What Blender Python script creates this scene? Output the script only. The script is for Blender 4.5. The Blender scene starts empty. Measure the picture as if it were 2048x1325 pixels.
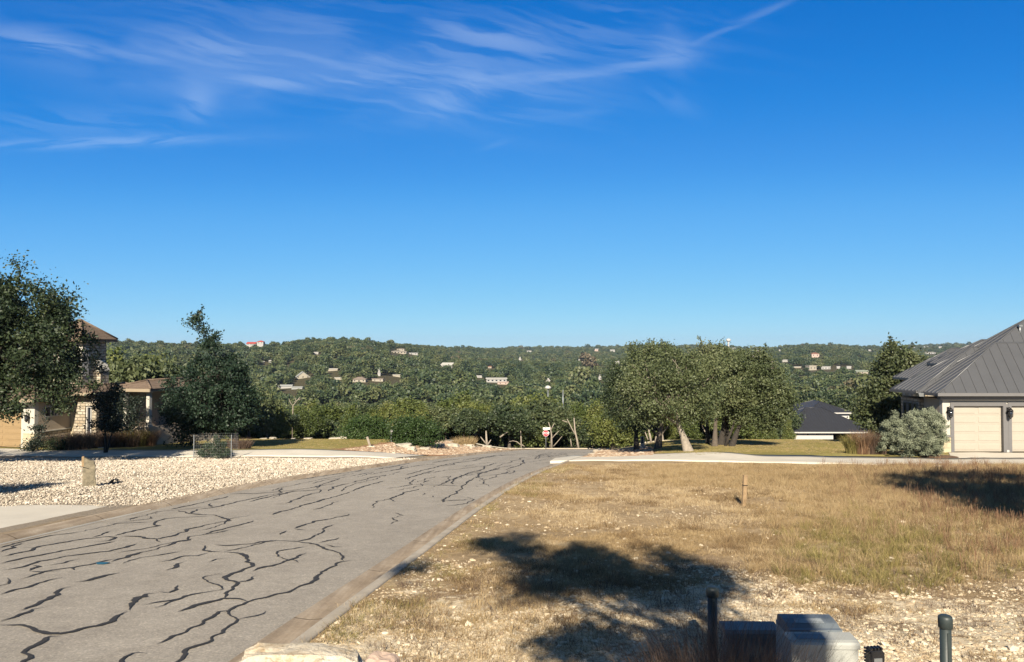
import bpy, bmesh, math, random
import numpy as np
R = math.radians
random.seed(5); rng = np.random.default_rng(5)
SC = bpy.context.scene; COL = SC.collection
F = 1479.0; CX, CY = 1024.0, 662.5; HY = 700.0
PITCH = math.atan((HY-CY)/F)

# ------------------------------------------------------------------ noise / maths
def sst(x, a, b):
    t = np.clip((np.asarray(x, float)-a)/(b-a), 0, 1); return t*t*(3-2*t)
def vnoise(x, y, seed=0):
    x = np.asarray(x, float); y = np.asarray(y, float)
    xi = np.floor(x).astype(np.int64); yi = np.floor(y).astype(np.int64)
    fx = x-xi; fy = y-yi; fx = fx*fx*(3-2*fx); fy = fy*fy*(3-2*fy)
    def h(a, b):
        n = (a*374761393 + b*668265263 + seed*1442695041) & 0xffffffff
        n = ((n ^ (n >> 13))*1274126177) & 0xffffffff
        n = n ^ (n >> 16); return (n & 0xffffff)/float(0xffffff)
    return (h(xi, yi)*(1-fx)+h(xi+1, yi)*fx)*(1-fy)+(h(xi, yi+1)*(1-fx)+h(xi+1, yi+1)*fx)*fy
def fbm(x, y, seed=0, o=4, g=.5):
    s = 0; a = 1; t = 0
    for k in range(o):
        s = s+a*vnoise(np.asarray(x)*2**k, np.asarray(y)*2**k, seed+k*17); t += a; a *= g
    return s/t

# ------------------------------------------------------------------ terrain (camera eye is z = 0)
def pchip(xk, yk):
    xk = np.array(xk, float); yk = np.array(yk, float); d = np.diff(yk)/np.diff(xk); m = np.zeros(len(xk))
    m[1:-1] = (d[1:]+d[:-1])/2; m[0] = d[0]; m[-1] = d[-1]
    def f(x):
        x = np.asarray(x, float); i = np.clip(np.searchsorted(xk, x)-1, 0, len(xk)-2)
        h = xk[i+1]-xk[i]; t = (x-xk[i])/h
        tc = np.clip(t, 0, 1)
        r = (2*tc**3-3*tc**2+1)*yk[i]+(tc**3-2*tc**2+tc)*h*m[i]+(-2*tc**3+3*tc**2)*yk[i+1]+(tc**3-tc**2)*h*m[i+1]
        return r+(t-tc)*h*np.where(t < 0, m[0], m[-1])
    return f
DROP = pchip([-60, -20, 0, 7, 14, 21.8, 30, 39.5, 48, 60, 70, 85, 100, 150, 200, 300, 400],
             [-1.5, .8, 2.26, 2.96, 3.68, 4.40, 5.05, 5.92, 6.83, 8.22, 9.44, 11.3, 13.5, 20, 25, 30.5, 33])
XL = pchip([-40, 0, 14.8, 19, 25.3, 33, 39, 48, 58, 70, 80], [-11.6, -10.9, -10.45, -10.3, -9.6, -7.7, -6.1, -4.0, -2.2, -.3, 1.2])
XR = pchip([-40, 0, 7, 12.6, 21.8, 30.3, 38, 48, 58, 70, 80], [-4.6, -2.55, -2.2, -1.65, -.55, 1.0, 2.7, 4.9, 6.7, 8.4, 9.4])
_rx = [-900, 240, 370, 490, 580, 620, 690, 770, 840, 900, 960, 1060, 1230, 1280, 1390, 1500, 1560, 1620, 1700, 1760, 1830, 1920, 2048, 3200]
_ry = [684, 683, 688, 690, 684, 679, 676, 685, 691, 696, 698, 700, 697, 694, 695, 698, 695, 690, 693, 697, 694, 691, 689, 689]
_rd = [1100, 1100, 1100, 1080, 1080, 1080, 1080, 1150, 1300, 1600, 2200, 3000, 3000, 2900, 2800, 2500, 2100, 1950, 2000, 2600, 3300, 3400, 3300, 3300]
def hz(X, Y):
    X = np.asarray(X, float); Y = np.asarray(Y, float)
    D = DROP(np.minimum(Y, 400))
    xl = XL(np.clip(Y, -40, 80)); xr = XR(np.clip(Y, -40, 80))
    lm = sst(xl-X, 1, 9)*(1-sst(Y, 120, 200)); rm = sst(X-xr, 1, 9)*(1-sst(Y, 120, 200))
    D = D-lm*(.47*sst(Y, 41, 47)+.5*sst(Y, 48, 62))-rm*(.3*sst(Y, 40, 44)+.65*sst(Y, 50, 75))
    # small unevenness away from the road
    off = np.clip(np.maximum(xl-X, X-xr), 0, 1e9); nm = sst(off, .3, 2.5)*(1-sst(Y, 30, 60))
    D = D+nm*((vnoise(X*.55, Y*.55, 3)-.5)*.10+(vnoise(X*1.7, Y*1.7, 4)-.5)*.04)
    # far country: a valley that climbs again to the ridges
    az = CX+F*X/np.maximum(Y, 1.)
    yr = np.interp(az, _rx, _rd); dr = -(HY-np.interp(az, _rx, _ry))/F*yr+6.5
    t = np.clip((Y-400)/(yr-400), 0, None); tc = np.clip(t, 0, 1)
    w = sst(Y, 380, 520)
    far = DROP(400)+(dr-DROP(400))*tc**1.12+np.maximum(Y-yr, 0)*.07
    und = ((vnoise(X/170., Y/170., 8)-.5)*13+(vnoise(X/75., Y/75., 9)-.5)*6)*w*np.clip((1-tc)*4, 0, 1)
    D = np.where(Y > 400, far, D)+und
    return -D
def hz1(x, y): return float(hz(x, y))
def raydir(px, py):
    dx = (px-CX)/F; dy = (CY-py)/F; c, s = math.cos(PITCH), math.sin(PITCH)
    return dx/(c-s*dy), (s+c*dy)/(c-s*dy)      # u = X/Y , w = Z/Y
_YY = np.concatenate([np.arange(3, 120, .1), np.geomspace(120, 5000, 1500)])
def gnd(px, py, y0=3.0):
    """where the line of sight through a pixel meets the ground"""
    u, w = raydir(px, py); g = w*_YY-hz(u*_YY, _YY); k = np.where((g < 0) & (_YY > y0))[0]
    if len(k) == 0: q = np.where(_YY > y0)[0]; q = q[_YY[q] < np.interp(px, _rx, _rd)*1.05] if y0 > 100 else q; Y = _YY[q[np.argmin(g[q])]]
    else:
        i = k[0]; Y = _YY[i] if i == 0 else _YY[i-1]+(_YY[i]-_YY[i-1])*g[i-1]/(g[i-1]-g[i])
    return np.array([u*Y, Y, hz1(u*Y, Y)])
def at(px, py, Y):
    u, w = raydir(px, py); return np.array([u*Y, Y, w*Y])
def proj(X, Y, Z):
    c, s = math.cos(PITCH), math.sin(PITCH); yc = Y*c+Z*s; zc = -Y*s+Z*c
    return CX+F*X/yc, CY-F*zc/yc

# ------------------------------------------------------------------ materials
def newmat(name):
    m = bpy.data.materials.new(name); m.use_nodes = True; nt = m.node_tree; nt.nodes.clear()
    return m, nt
def N(nt, t, **k):
    n = nt.nodes.new(t)
    for a, b in k.items(): setattr(n, a, b)
    return n
def ramp(nt, stops, interp='LINEAR'):
    r = N(nt, 'ShaderNodeValToRGB'); e = r.color_ramp.elements; r.color_ramp.interpolation = interp
    while len(e) > 1: e.remove(e[0])
    for i, (p, c) in enumerate(stops):
        if i == 0: e[0].position = p; e[0].color = (*c, 1)
        else: q = e.new(p); q.color = (*c, 1)
    return r
def noise(nt, scale, detail=5, rough=.55, vec=None, dist=0):
    n = N(nt, 'ShaderNodeTexNoise'); n.inputs['Scale'].default_value = scale; n.inputs['Detail'].default_value = detail
    n.inputs['Roughness'].default_value = rough; n.inputs['Distortion'].default_value = dist
    if vec is not None: nt.links.new(vec, n.inputs['Vector'])
    return n
def mixc(nt, fac, a, b, mode='MIX'):
    m = N(nt, 'ShaderNodeMix', data_type='RGBA', blend_type=mode)
    for s, v in ((0, fac), (6, a), (7, b)):
        if isinstance(v, (int, float)): m.inputs[s].default_value = v
        elif isinstance(v, tuple): m.inputs[s].default_value = (*v, 1)
        else: nt.links.new(v, m.inputs[s])
    return m.outputs[2]
def math_(nt, op, a, b=None, c=None, clamp=False):
    m = N(nt, 'ShaderNodeMath', operation=op, use_clamp=clamp)
    for i, v in enumerate((a, b, c)):
        if v is None: continue
        if isinstance(v, (int, float)): m.inputs[i].default_value = v
        else: nt.links.new(v, m.inputs[i])
    return m.outputs[0]
def finish(m, nt, col, rough=.8, bump=None, bstr=.3, bdist=.02, metal=0, spec=.5, transl=0):
    p = N(nt, 'ShaderNodeBsdfPrincipled'); o = N(nt, 'ShaderNodeOutputMaterial')
    col = tuple(q*ALB for q in col) if isinstance(col, tuple) else mixc(nt, 1., col, (ALB, ALB, ALB), 'MULTIPLY')
    if isinstance(col, tuple): p.inputs['Base Color'].default_value = (*col, 1)
    else: nt.links.new(col, p.inputs['Base Color'])
    if isinstance(rough, (int, float)): p.inputs['Roughness'].default_value = rough
    else: nt.links.new(rough, p.inputs['Roughness'])
    p.inputs['Metallic'].default_value = metal; p.inputs['Specular IOR Level'].default_value = spec
    if bump is not None:
        b = N(nt, 'ShaderNodeBump'); b.inputs['Strength'].default_value = bstr; b.inputs['Distance'].default_value = bdist
        nt.links.new(bump, b.inputs['Height']); nt.links.new(b.outputs[0], p.inputs['Normal'])
    if transl:
        t = N(nt, 'ShaderNodeBsdfTranslucent'); mx = N(nt, 'ShaderNodeMixShader'); mx.inputs[0].default_value = transl
        if isinstance(col, tuple): t.inputs[0].default_value = (*col, 1)
        else: nt.links.new(col, t.inputs[0])
        nt.links.new(p.outputs[0], mx.inputs[1]); nt.links.new(t.outputs[0], mx.inputs[2]); nt.links.new(mx.outputs[0], o.inputs[0])
    else: nt.links.new(p.outputs[0], o.inputs[0])
    return m
def plain(name, c, rough=.7, var=.25, scale=3., bump=.2, metal=0, spec=.4, bscale=None, c2=None, world=False):
    """one colour with soft wear and grain"""
    m, nt = newmat(name); tc = N(nt, 'ShaderNodeTexCoord'); v = tc.outputs['Object']
    if world: v = N(nt, 'ShaderNodeNewGeometry').outputs['Position']
    n = noise(nt, scale, 6, .6, v); c2 = c2 or tuple(x*(1-var) for x in c)
    r = ramp(nt, [(.3, c2), (.7, c)]); nt.links.new(n.outputs[0], r.inputs[0])
    n2 = noise(nt, bscale or scale*9, 4, .6, v)
    col = mixc(nt, .25, r.outputs[0], mixc(nt, n2.outputs[0], (.25, .25, .25), (1., 1., 1.)), 'MULTIPLY')
    return finish(m, nt, col, rough, n2.outputs[0], bump, .01, metal, spec)
def foliage(name, stops, transl=.22, rough=.55, spec=.35, patch=0, brown=None, rv=.3):
    m, nt = newmat(name)
    a = N(nt, 'ShaderNodeAttribute', attribute_name='tint'); oi = N(nt, 'ShaderNodeObjectInfo')
    f = math_(nt, 'ADD', math_(nt, 'MULTIPLY', a.outputs['Fac'], 1-rv), math_(nt, 'MULTIPLY', oi.outputs['Random'], rv))
    if patch:
        n = noise(nt, patch, 3, .5, oi.outputs['Location'])
        f = math_(nt, 'ADD', math_(nt, 'MULTIPLY', f, .65), math_(nt, 'MULTIPLY', n.outputs[0], .45), clamp=True)
    r = ramp(nt, stops); nt.links.new(f, r.inputs[0]); col = r.outputs[0]
    if brown:
        n = noise(nt, brown[1], 3, .6, oi.outputs['Location']); g = ramp(nt, [(brown[2], (0, 0, 0)), (brown[2]+.08, (1, 1, 1))])
        nt.links.new(n.outputs[0], g.inputs[0]); rn = math_(nt, 'GREATER_THAN', oi.outputs['Random'], .35)
        col = mixc(nt, math_(nt, 'MULTIPLY', g.outputs[0], math_(nt, 'MULTIPLY', rn, .8)), col, brown[0])
    return finish(m, nt, col, rough, spec=spec, transl=transl)

M = {}
ALB = .75          # all base colours sit a little lower: the picture is exposed for the low sun
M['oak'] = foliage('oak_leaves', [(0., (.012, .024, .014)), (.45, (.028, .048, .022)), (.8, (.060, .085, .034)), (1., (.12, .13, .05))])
M['oak_blue'] = foliage('elm_leaves', [(0., (.012, .028, .016)), (.5, (.028, .055, .030)), (1., (.08, .11, .055))])
M['oak_olive'] = foliage('grove_leaves', [(0., (.038, .054, .024)), (.4, (.090, .115, .048)), (.75, (.150, .172, .076)), (1., (.23, .22, .11))])
M['cedar'] = foliage('cedar_leaves', [(0., (.036, .058, .015)), (.35, (.085, .115, .028)), (.65, (.135, .160, .042)), (1., (.205, .205, .06))], rv=.5)
M['cedar_dark'] = foliage('dark_leaves', [(0., (.024, .042, .020)), (.5, (.060, .084, .036)), (1., (.13, .145, .062))], rv=.45)
M['shrub'] = foliage('shrub_leaves', [(0., (.018, .038, .010)), (.5, (.045, .085, .022)), (1., (.11, .155, .045))])
M['sage'] = foliage('sage_leaves', [(0., (.11, .13, .085)), (.5, (.24, .27, .18)), (1., (.46, .49, .35))], rough=.8)
M['young'] = foliage('sapling_leaves', [(0., (.014, .022, .016)), (.5, (.03, .045, .03)), (1., (.06, .075, .05))])
M['far'] = foliage('far_leaves', [(.15, (.020, .038, .024)), (.38, (.042, .068, .030)), (.60, (.080, .106, .038)), (.9, (.145, .150, .062))],
                   transl=.1, patch=.014, brown=((.15, .11, .075), .0065, .60), rv=.6)
M['bark'] = plain('bark', (.16, .13, .10), .95, .5, 6, .6)
M['bark_pale'] = plain('pale_bark', (.42, .36, .29), .95, .4, 6, .6)
M['bark_dark'] = plain('dark_bark', (.06, .05, .04), .95, .5, 6, .6)
M['dry'] = foliage('dry_grass', [(0., (.18, .12, .055)), (.5, (.40, .285, .145)), (1., (.70, .55, .32))], .3, .8, .2, patch=.35)
M['straw'] = foliage('straw_grass', [(0., (.17, .14, .045)), (.5, (.33, .27, .09)), (1., (.55, .46, .20))], .3, .8, .2)
M['greeng'] = foliage('green_grass', [(0., (.11, .10, .030)), (.5, (.24, .21, .070)), (1., (.46, .38, .15))], .3, .8, .2)
M['redg'] = foliage('red_grass', [(0., (.14, .075, .045)), (.5, (.27, .155, .090)), (1., (.44, .31, .19))], .3, .8, .2)
M['lawn_g'] = foliage('lawn_grass_blades', [(0., (.17, .145, .045)), (.5, (.28, .24, .08)), (1., (.42, .35, .14))], .3, .8, .2)
M['muhly'] = foliage('muhly_grass', [(0., (.085, .055, .042)), (.5, (.17, .115, .085)), (1., (.29, .22, .16))], .3, .8, .2)
M['dry_dark'] = foliage('dark_dry_grass', [(0., (.12, .075, .035)), (.5, (.25, .165, .085)), (1., (.44, .31, .16))], .3, .8, .2)
M['dry_pale'] = foliage('pale_dry_grass', [(0., (.34, .25, .14)), (.5, (.58, .45, .27)), (1., (.80, .65, .43))], .3, .8, .2)
def lime():
    m, nt = newmat('limestone'); v = N(nt, 'ShaderNodeTexCoord').outputs['Object']; n1 = noise(nt, 3.5, 6, .65, v); n2 = noise(nt, 22, 5, .75, v); n3 = noise(nt, 9, 4, .6, v, 1.)
    r = ramp(nt, [(.34, (.42, .30, .17)), (.46, (.66, .57, .43)), (.7, (.80, .74, .62))]); nt.links.new(n1.outputs[0], r.inputs[0])
    l = ramp(nt, [(.58, (1, 1, 1)), (.68, (.42, .40, .36)), (.8, (.25, .24, .22))]); nt.links.new(n3.outputs[0], l.inputs[0])
    c = mixc(nt, .75, r.outputs[0], l.outputs[0], 'MULTIPLY'); c = mixc(nt, .5, c, mixc(nt, n2.outputs[0], (.3, .3, .3), (1.5, 1.5, 1.5)), 'MULTIPLY')
    return finish(m, nt, c, .92, math_(nt, 'ADD', n2.outputs[0], n1.outputs[0]), .9, .03, spec=.2)
M['lime'] = lime()
M['white_stone'] = plain('white_limestone', (.60, .54, .43), .92, .25, 4, .4)
M['cast_iron'] = plain('black_metal', (.012, .012, .014), .45, .2, 4, .2)
M['white_paint'] = plain('white_paint', (.58, .56, .52), .6, .08, 3, .05)
M['galv'] = plain('galvanised', (.34, .36, .37), .45, .2, 8, .05, metal=.6)
M['wood'] = plain('weathered_wood', (.42, .29, .16), .9, .4, 8, .5)

def stone_mat(name, tints, wdark=.25, scl=3.0):
    """rounded broken stone: every stone with a colour of its own"""
    m, nt = newmat(name); oi = N(nt, 'ShaderNodeObjectInfo'); r = ramp(nt, tints); nt.links.new(oi.outputs['Random'], r.inputs[0])
    tc = N(nt, 'ShaderNodeTexCoord'); n = noise(nt, scl, 5, .6, tc.outputs['Object'])
    col = mixc(nt, wdark, r.outputs[0], mixc(nt, n.outputs[0], (.2, .2, .2), (1., 1., 1.)), 'MULTIPLY')
    return finish(m, nt, col, .92, n.outputs[0], .4, .05, spec=.2)
M['pebble'] = stone_mat('white_gravel_stone', [(0, (.36, .29, .22)), (.3, (.54, .46, .36)), (.7, (.68, .60, .48)), (1, (.78, .71, .60))])
M['caliche'] = stone_mat('caliche_stone', [(0, (.42, .31, .20)), (.35, (.64, .52, .35)), (1, (.84, .74, .57))])
M['redrock'] = stone_mat('red_gravel_stone', [(0, (.30, .20, .13)), (.5, (.45, .32, .22)), (.8, (.58, .45, .32)), (1, (.74, .64, .50))])

def brick_mat(name, c1, c2, mortar, w, h, mort=.02, coord='Object', rough=.9, axis='XZ', bstr=.6):
    m, nt = newmat(name); tc = N(nt, 'ShaderNodeTexCoord'); sp = N(nt, 'ShaderNodeSeparateXYZ'); cb = N(nt, 'ShaderNodeCombineXYZ')
    nt.links.new(tc.outputs[coord], sp.inputs[0])
    nt.links.new(math_(nt, 'ADD', sp.outputs['X'], sp.outputs['Y']), cb.inputs[0]); nt.links.new(sp.outputs['Z'], cb.inputs[1])
    wn = noise(nt, 2.2, 2, .5, tc.outputs[coord]); wv = N(nt, 'ShaderNodeVectorMath', operation='MULTIPLY_ADD')
    nt.links.new(wn.outputs['Color'], wv.inputs[0]); wv.inputs[1].default_value = (.10, .10, 0); nt.links.new(cb.outputs[0], wv.inputs[2])
    b = N(nt, 'ShaderNodeTexBrick'); nt.links.new(wv.outputs[0], b.inputs['Vector'])
    b.inputs['Color1'].default_value = (*c1, 1); b.inputs['Color2'].default_value = (*c2, 1); b.inputs['Mortar'].default_value = (*mortar, 1)
    b.inputs['Scale'].default_value = 1; b.inputs['Brick Width'].default_value = w; b.inputs['Row Height'].default_value = h
    b.inputs['Mortar Size'].default_value = mort; b.inputs['Mortar Smooth'].default_value = .4; b.inputs['Bias'].default_value = 0
    n = noise(nt, 7, 5, .6, tc.outputs[coord])
    col = mixc(nt, .4, b.outputs['Color'], mixc(nt, n.outputs[0], (.3, .3, .3), (1., 1., 1.)), 'MULTIPLY')
    hgt = math_(nt, 'SUBTRACT', math_(nt, 'MULTIPLY', n.outputs[0], .5), b.outputs['Fac'])
    return finish(m, nt, col, rough, hgt, bstr, .04, spec=.2)
M['ashlar'] = brick_mat('rough_limestone_wall', (.58, .52, .42), (.40, .32, .22), (.20, .17, .13), .42, .2, .03)
M['quoin'] = brick_mat('limestone_quoin', (.62, .54, .38), (.52, .43, .29), (.36, .31, .23), .9, .32, .012)
M['stucco'] = plain('cream_stucco', (.50, .41, .31), .95, .1, 2, .3, bscale=60)
M['stucco_white'] = plain('white_stucco', (.56, .53, .46), .95, .06, 2, .3, bscale=60)
M['trim'] = plain('tan_trim', (.36, .29, .20), .7, .1, 3, .1)
M['tan_door'] = plain('tan_garage_door', (.34, .235, .12), .6, .08, 3, .05)
M['cream_door'] = plain('cream_garage_door', (.45, .405, .335), .5, .05, 2, .05)
M['roof_metal'] = plain('grey_standing_seam', (.108, .112, .122), .40, .10, 1.2, .05, metal=.25, spec=.5)
M['roof_dark'] = plain('dark_metal_roof', (.050, .052, .062), .45, .1, 1, .05, metal=.25)
M['grey_trim'] = plain('grey_trim', (.17, .165, .165), .6, .08, 3, .05)
M['glass'] = finish(*newmat('window_glass'), (.015, .02, .03), .08, spec=.8)
M['dark'] = plain('dark_opening', (.02, .02, .022), .8, .2, 3, .1)
def tile_mat():
    m, nt = newmat('brown_roof_tiles'); g = N(nt, 'ShaderNodeTexCoord'); sp = N(nt, 'ShaderNodeSeparateXYZ'); nt.links.new(g.outputs['Object'], sp.inputs[0])
    w = math_(nt, 'FRACT', math_(nt, 'MULTIPLY', sp.outputs['Z'], 8.5))
    n = noise(nt, 3, 5, .6, g.outputs['Object']); n2 = noise(nt, 14, 3, .6, g.outputs['Object'])
    r = ramp(nt, [(.25, (.115, .080, .058)), (.5, (.185, .135, .10)), (.75, (.26, .20, .15))]); nt.links.new(math_(nt, 'MULTIPLY_ADD', n2.outputs[0], .5, math_(nt, 'MULTIPLY', n.outputs[0], .5)), r.inputs[0])
    l = ramp(nt, [(0, (.12, .12, .12)), (.16, (1, 1, 1)), (1, (.9, .9, .9))]); nt.links.new(w, l.inputs[0])
    col = mixc(nt, .85, r.outputs[0], l.outputs[0], 'MULTIPLY'); return finish(m, nt, col, .9, w, .8, .04, spec=.2)
M['tiles'] = tile_mat()

def asphalt():
    m, nt = newmat('asphalt'); p = N(nt, 'ShaderNodeNewGeometry').outputs['Position']
    n = noise(nt, .35, 5, .6, p); n2 = noise(nt, 38, 4, .75, p); n3 = noise(nt, 2.2, 5, .65, p)
    mp = N(nt, 'ShaderNodeMapping'); mp.inputs['Scale'].default_value = (1.2, .1, 1); mp.inputs['Rotation'].default_value = (0, 0, R(-8)); nt.links.new(p, mp.inputs[0])
    n4 = noise(nt, 1, 3, .5, mp.outputs[0])
    r = ramp(nt, [(.3, (.345, .312, .270)), (.7, (.455, .415, .362))]); nt.links.new(math_(nt, 'MULTIPLY_ADD', n4.outputs[0], .45, math_(nt, 'MULTIPLY', n.outputs[0], .55)), r.inputs[0])
    c = mixc(nt, .9, r.outputs[0], mixc(nt, n2.outputs[0], (.15, .15, .15), (1.55, 1.54, 1.50)), 'MULTIPLY')
    vo = N(nt, 'ShaderNodeTexVoronoi'); vo.inputs['Scale'].default_value = 34; nt.links.new(p, vo.inputs['Vector'])
    sp = ramp(nt, [(.0, (.45, .45, .45)), (.22, (1, 1, 1)), (.62, (1, 1, 1)), (.8, (1.5, 1.48, 1.42))]); nt.links.new(vo.outputs['Distance'], sp.inputs[0])
    c = mixc(nt, .5, c, sp.outputs[0], 'MULTIPLY')
    n5 = noise(nt, 9, 4, .7, p); c = mixc(nt, .5, c, mixc(nt, n5.outputs[0], (.45, .45, .45), (1.5, 1.5, 1.5)), 'MULTIPLY')
    c = mixc(nt, .45, c, mixc(nt, n3.outputs[0], (.4, .39, .38), (1.45, 1.45, 1.45)), 'MULTIPLY')
    st = noise(nt, .55, 6, .65, p, 1.2); sr = ramp(nt, [(.60, (1, 1, 1)), (.70, (.80, .79, .78)), (.78, (.70, .69, .68))]); nt.links.new(st.outputs[0], sr.inputs[0])     # oil and tyre stains
    c = mixc(nt, .6, c, sr.outputs[0], 'MULTIPLY')
    return finish(m, nt, c, .9, n2.outputs[0], .6, .008, spec=.25)
M['asphalt'] = asphalt()
M['tar'] = plain('tar_sealant', (.030, .027, .025), .8, .3, 6, .2, world=True, c2=(.045, .042, .04))
M['concrete'] = plain('concrete', (.74, .68, .57), .9, .16, .7, .2, world=True, bscale=30)
M['concrete_gold'] = plain('stained_gutter_concrete', (.42, .34, .25), .9, .3, 1.6, .4, world=True, bscale=30, c2=(.25, .19, .13))
def gutter():
    m, nt = newmat('stained_gutter'); p = N(nt, 'ShaderNodeNewGeometry').outputs['Position']; sp = N(nt, 'ShaderNodeSeparateXYZ'); nt.links.new(p, sp.inputs[0])
    mp = N(nt, 'ShaderNodeMapping'); mp.inputs['Scale'].default_value = (7, .5, 1); mp.inputs['Rotation'].default_value = (0, 0, R(6)); nt.links.new(p, mp.inputs[0]); n1 = noise(nt, 1, 5, .6, mp.outputs[0])
    n2 = noise(nt, 26, 5, .7, p); n3 = noise(nt, 1.1, 4, .6, p); f = math_(nt, 'MULTIPLY_ADD', n1.outputs[0], .55, math_(nt, 'MULTIPLY', n3.outputs[0], .45))
    r = ramp(nt, [(.32, (.22, .165, .11)), (.5, (.38, .30, .215)), (.68, (.56, .47, .36))]); nt.links.new(f, r.inputs[0])
    c = mixc(nt, .6, r.outputs[0], mixc(nt, n2.outputs[0], (.35, .35, .35), (1.5, 1.5, 1.5)), 'MULTIPLY')
    j = math_(nt, 'FRACT', math_(nt, 'MULTIPLY', sp.outputs['Y'], .33)); jr = ramp(nt, [(0, (.35, .33, .3)), (.008, (.35, .33, .3)), (.012, (1, 1, 1))]); nt.links.new(j, jr.inputs[0])
    c = mixc(nt, 1., c, jr.outputs[0], 'MULTIPLY'); return finish(m, nt, c, .9, n2.outputs[0], .5, .01, spec=.2)
M['gutter'] = gutter()
M['concrete_old'] = plain('kerb_concrete', (.56, .49, .39), .9, .35, 2.2, .5, world=True, bscale=30)

def ground_mat():
    m, nt = newmat('ground_soil'); p = N(nt, 'ShaderNodeNewGeometry').outputs['Position']
    def at_(n): return N(nt, 'ShaderNodeAttribute', attribute_name=n).outputs['Fac']
    n1 = noise(nt, .9, 6, .65, p); n2 = noise(nt, 6, 6, .7, p); n3 = noise(nt, 28, 4, .7, p); n0 = noise(nt, .18, 4, .6, p)
    base = ramp(nt, [(.30, (.22, .15, .085)), (.5, (.40, .29, .165)), (.68, (.62, .49, .31))])
    nt.links.new(math_(nt, 'MULTIPLY_ADD', n2.outputs[0], .5, math_(nt, 'MULTIPLY', n1.outputs[0], .5)), base.inputs[0])
    bare = ramp(nt, [(.3, (.48, .36, .22)), (.5, (.74, .61, .42)), (.7, (.90, .80, .61))]); nt.links.new(math_(nt, 'MULTIPLY_ADD', n3.outputs[0], .5, math_(nt, 'MULTIPLY', n2.outputs[0], .5)), bare.inputs[0])
    bm = math_(nt, 'ADD', at_('bare'), math_(nt, 'MULTIPLY', math_(nt, 'SUBTRACT', math_(nt, 'MULTIPLY_ADD', n2.outputs[0], .5, math_(nt, 'MULTIPLY', n1.outputs[0], .5)), .5), 2.6))
    br = ramp(nt, [(.42, (0, 0, 0)), (.62, (1, 1, 1))]); nt.links.new(bm, br.inputs[0])
    c = mixc(nt, br.outputs[0], base.outputs[0], bare.outputs[0])
    lawn = ramp(nt, [(.3, (.21, .18, .055)), (.5, (.31, .265, .09)), (.7, (.44, .36, .16))]); nt.links.new(math_(nt, 'MULTIPLY_ADD', n2.outputs[0], .4, math_(nt, 'MULTIPLY', n0.outputs[0], .6)), lawn.inputs[0])
    c = mixc(nt, at_('lawn'), c, lawn.outputs[0])
    c = mixc(nt, at_('rock'), c, mixc(nt, n3.outputs[0], (.20, .16, .12), (.42, .36, .28)))
    c = mixc(nt, at_('red'), c, mixc(nt, n3.outputs[0], (.26, .13, .07), (.46, .27, .16)))
    c = mixc(nt, at_('wild'), c, mixc(nt, n0.outputs[0], (.05, .05, .025), (.11, .09, .05)))
    c = mixc(nt, .5, c, mixc(nt, n3.outputs[0], (.35, .35, .35), (1.5, 1.5, 1.5)), 'MULTIPLY')
    return finish(m, nt, c, .95, math_(nt, 'MULTIPLY_ADD', n3.outputs[0], .35, n2.outputs[0]), .7, .06, spec=.1)
M['ground'] = ground_mat()

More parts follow.
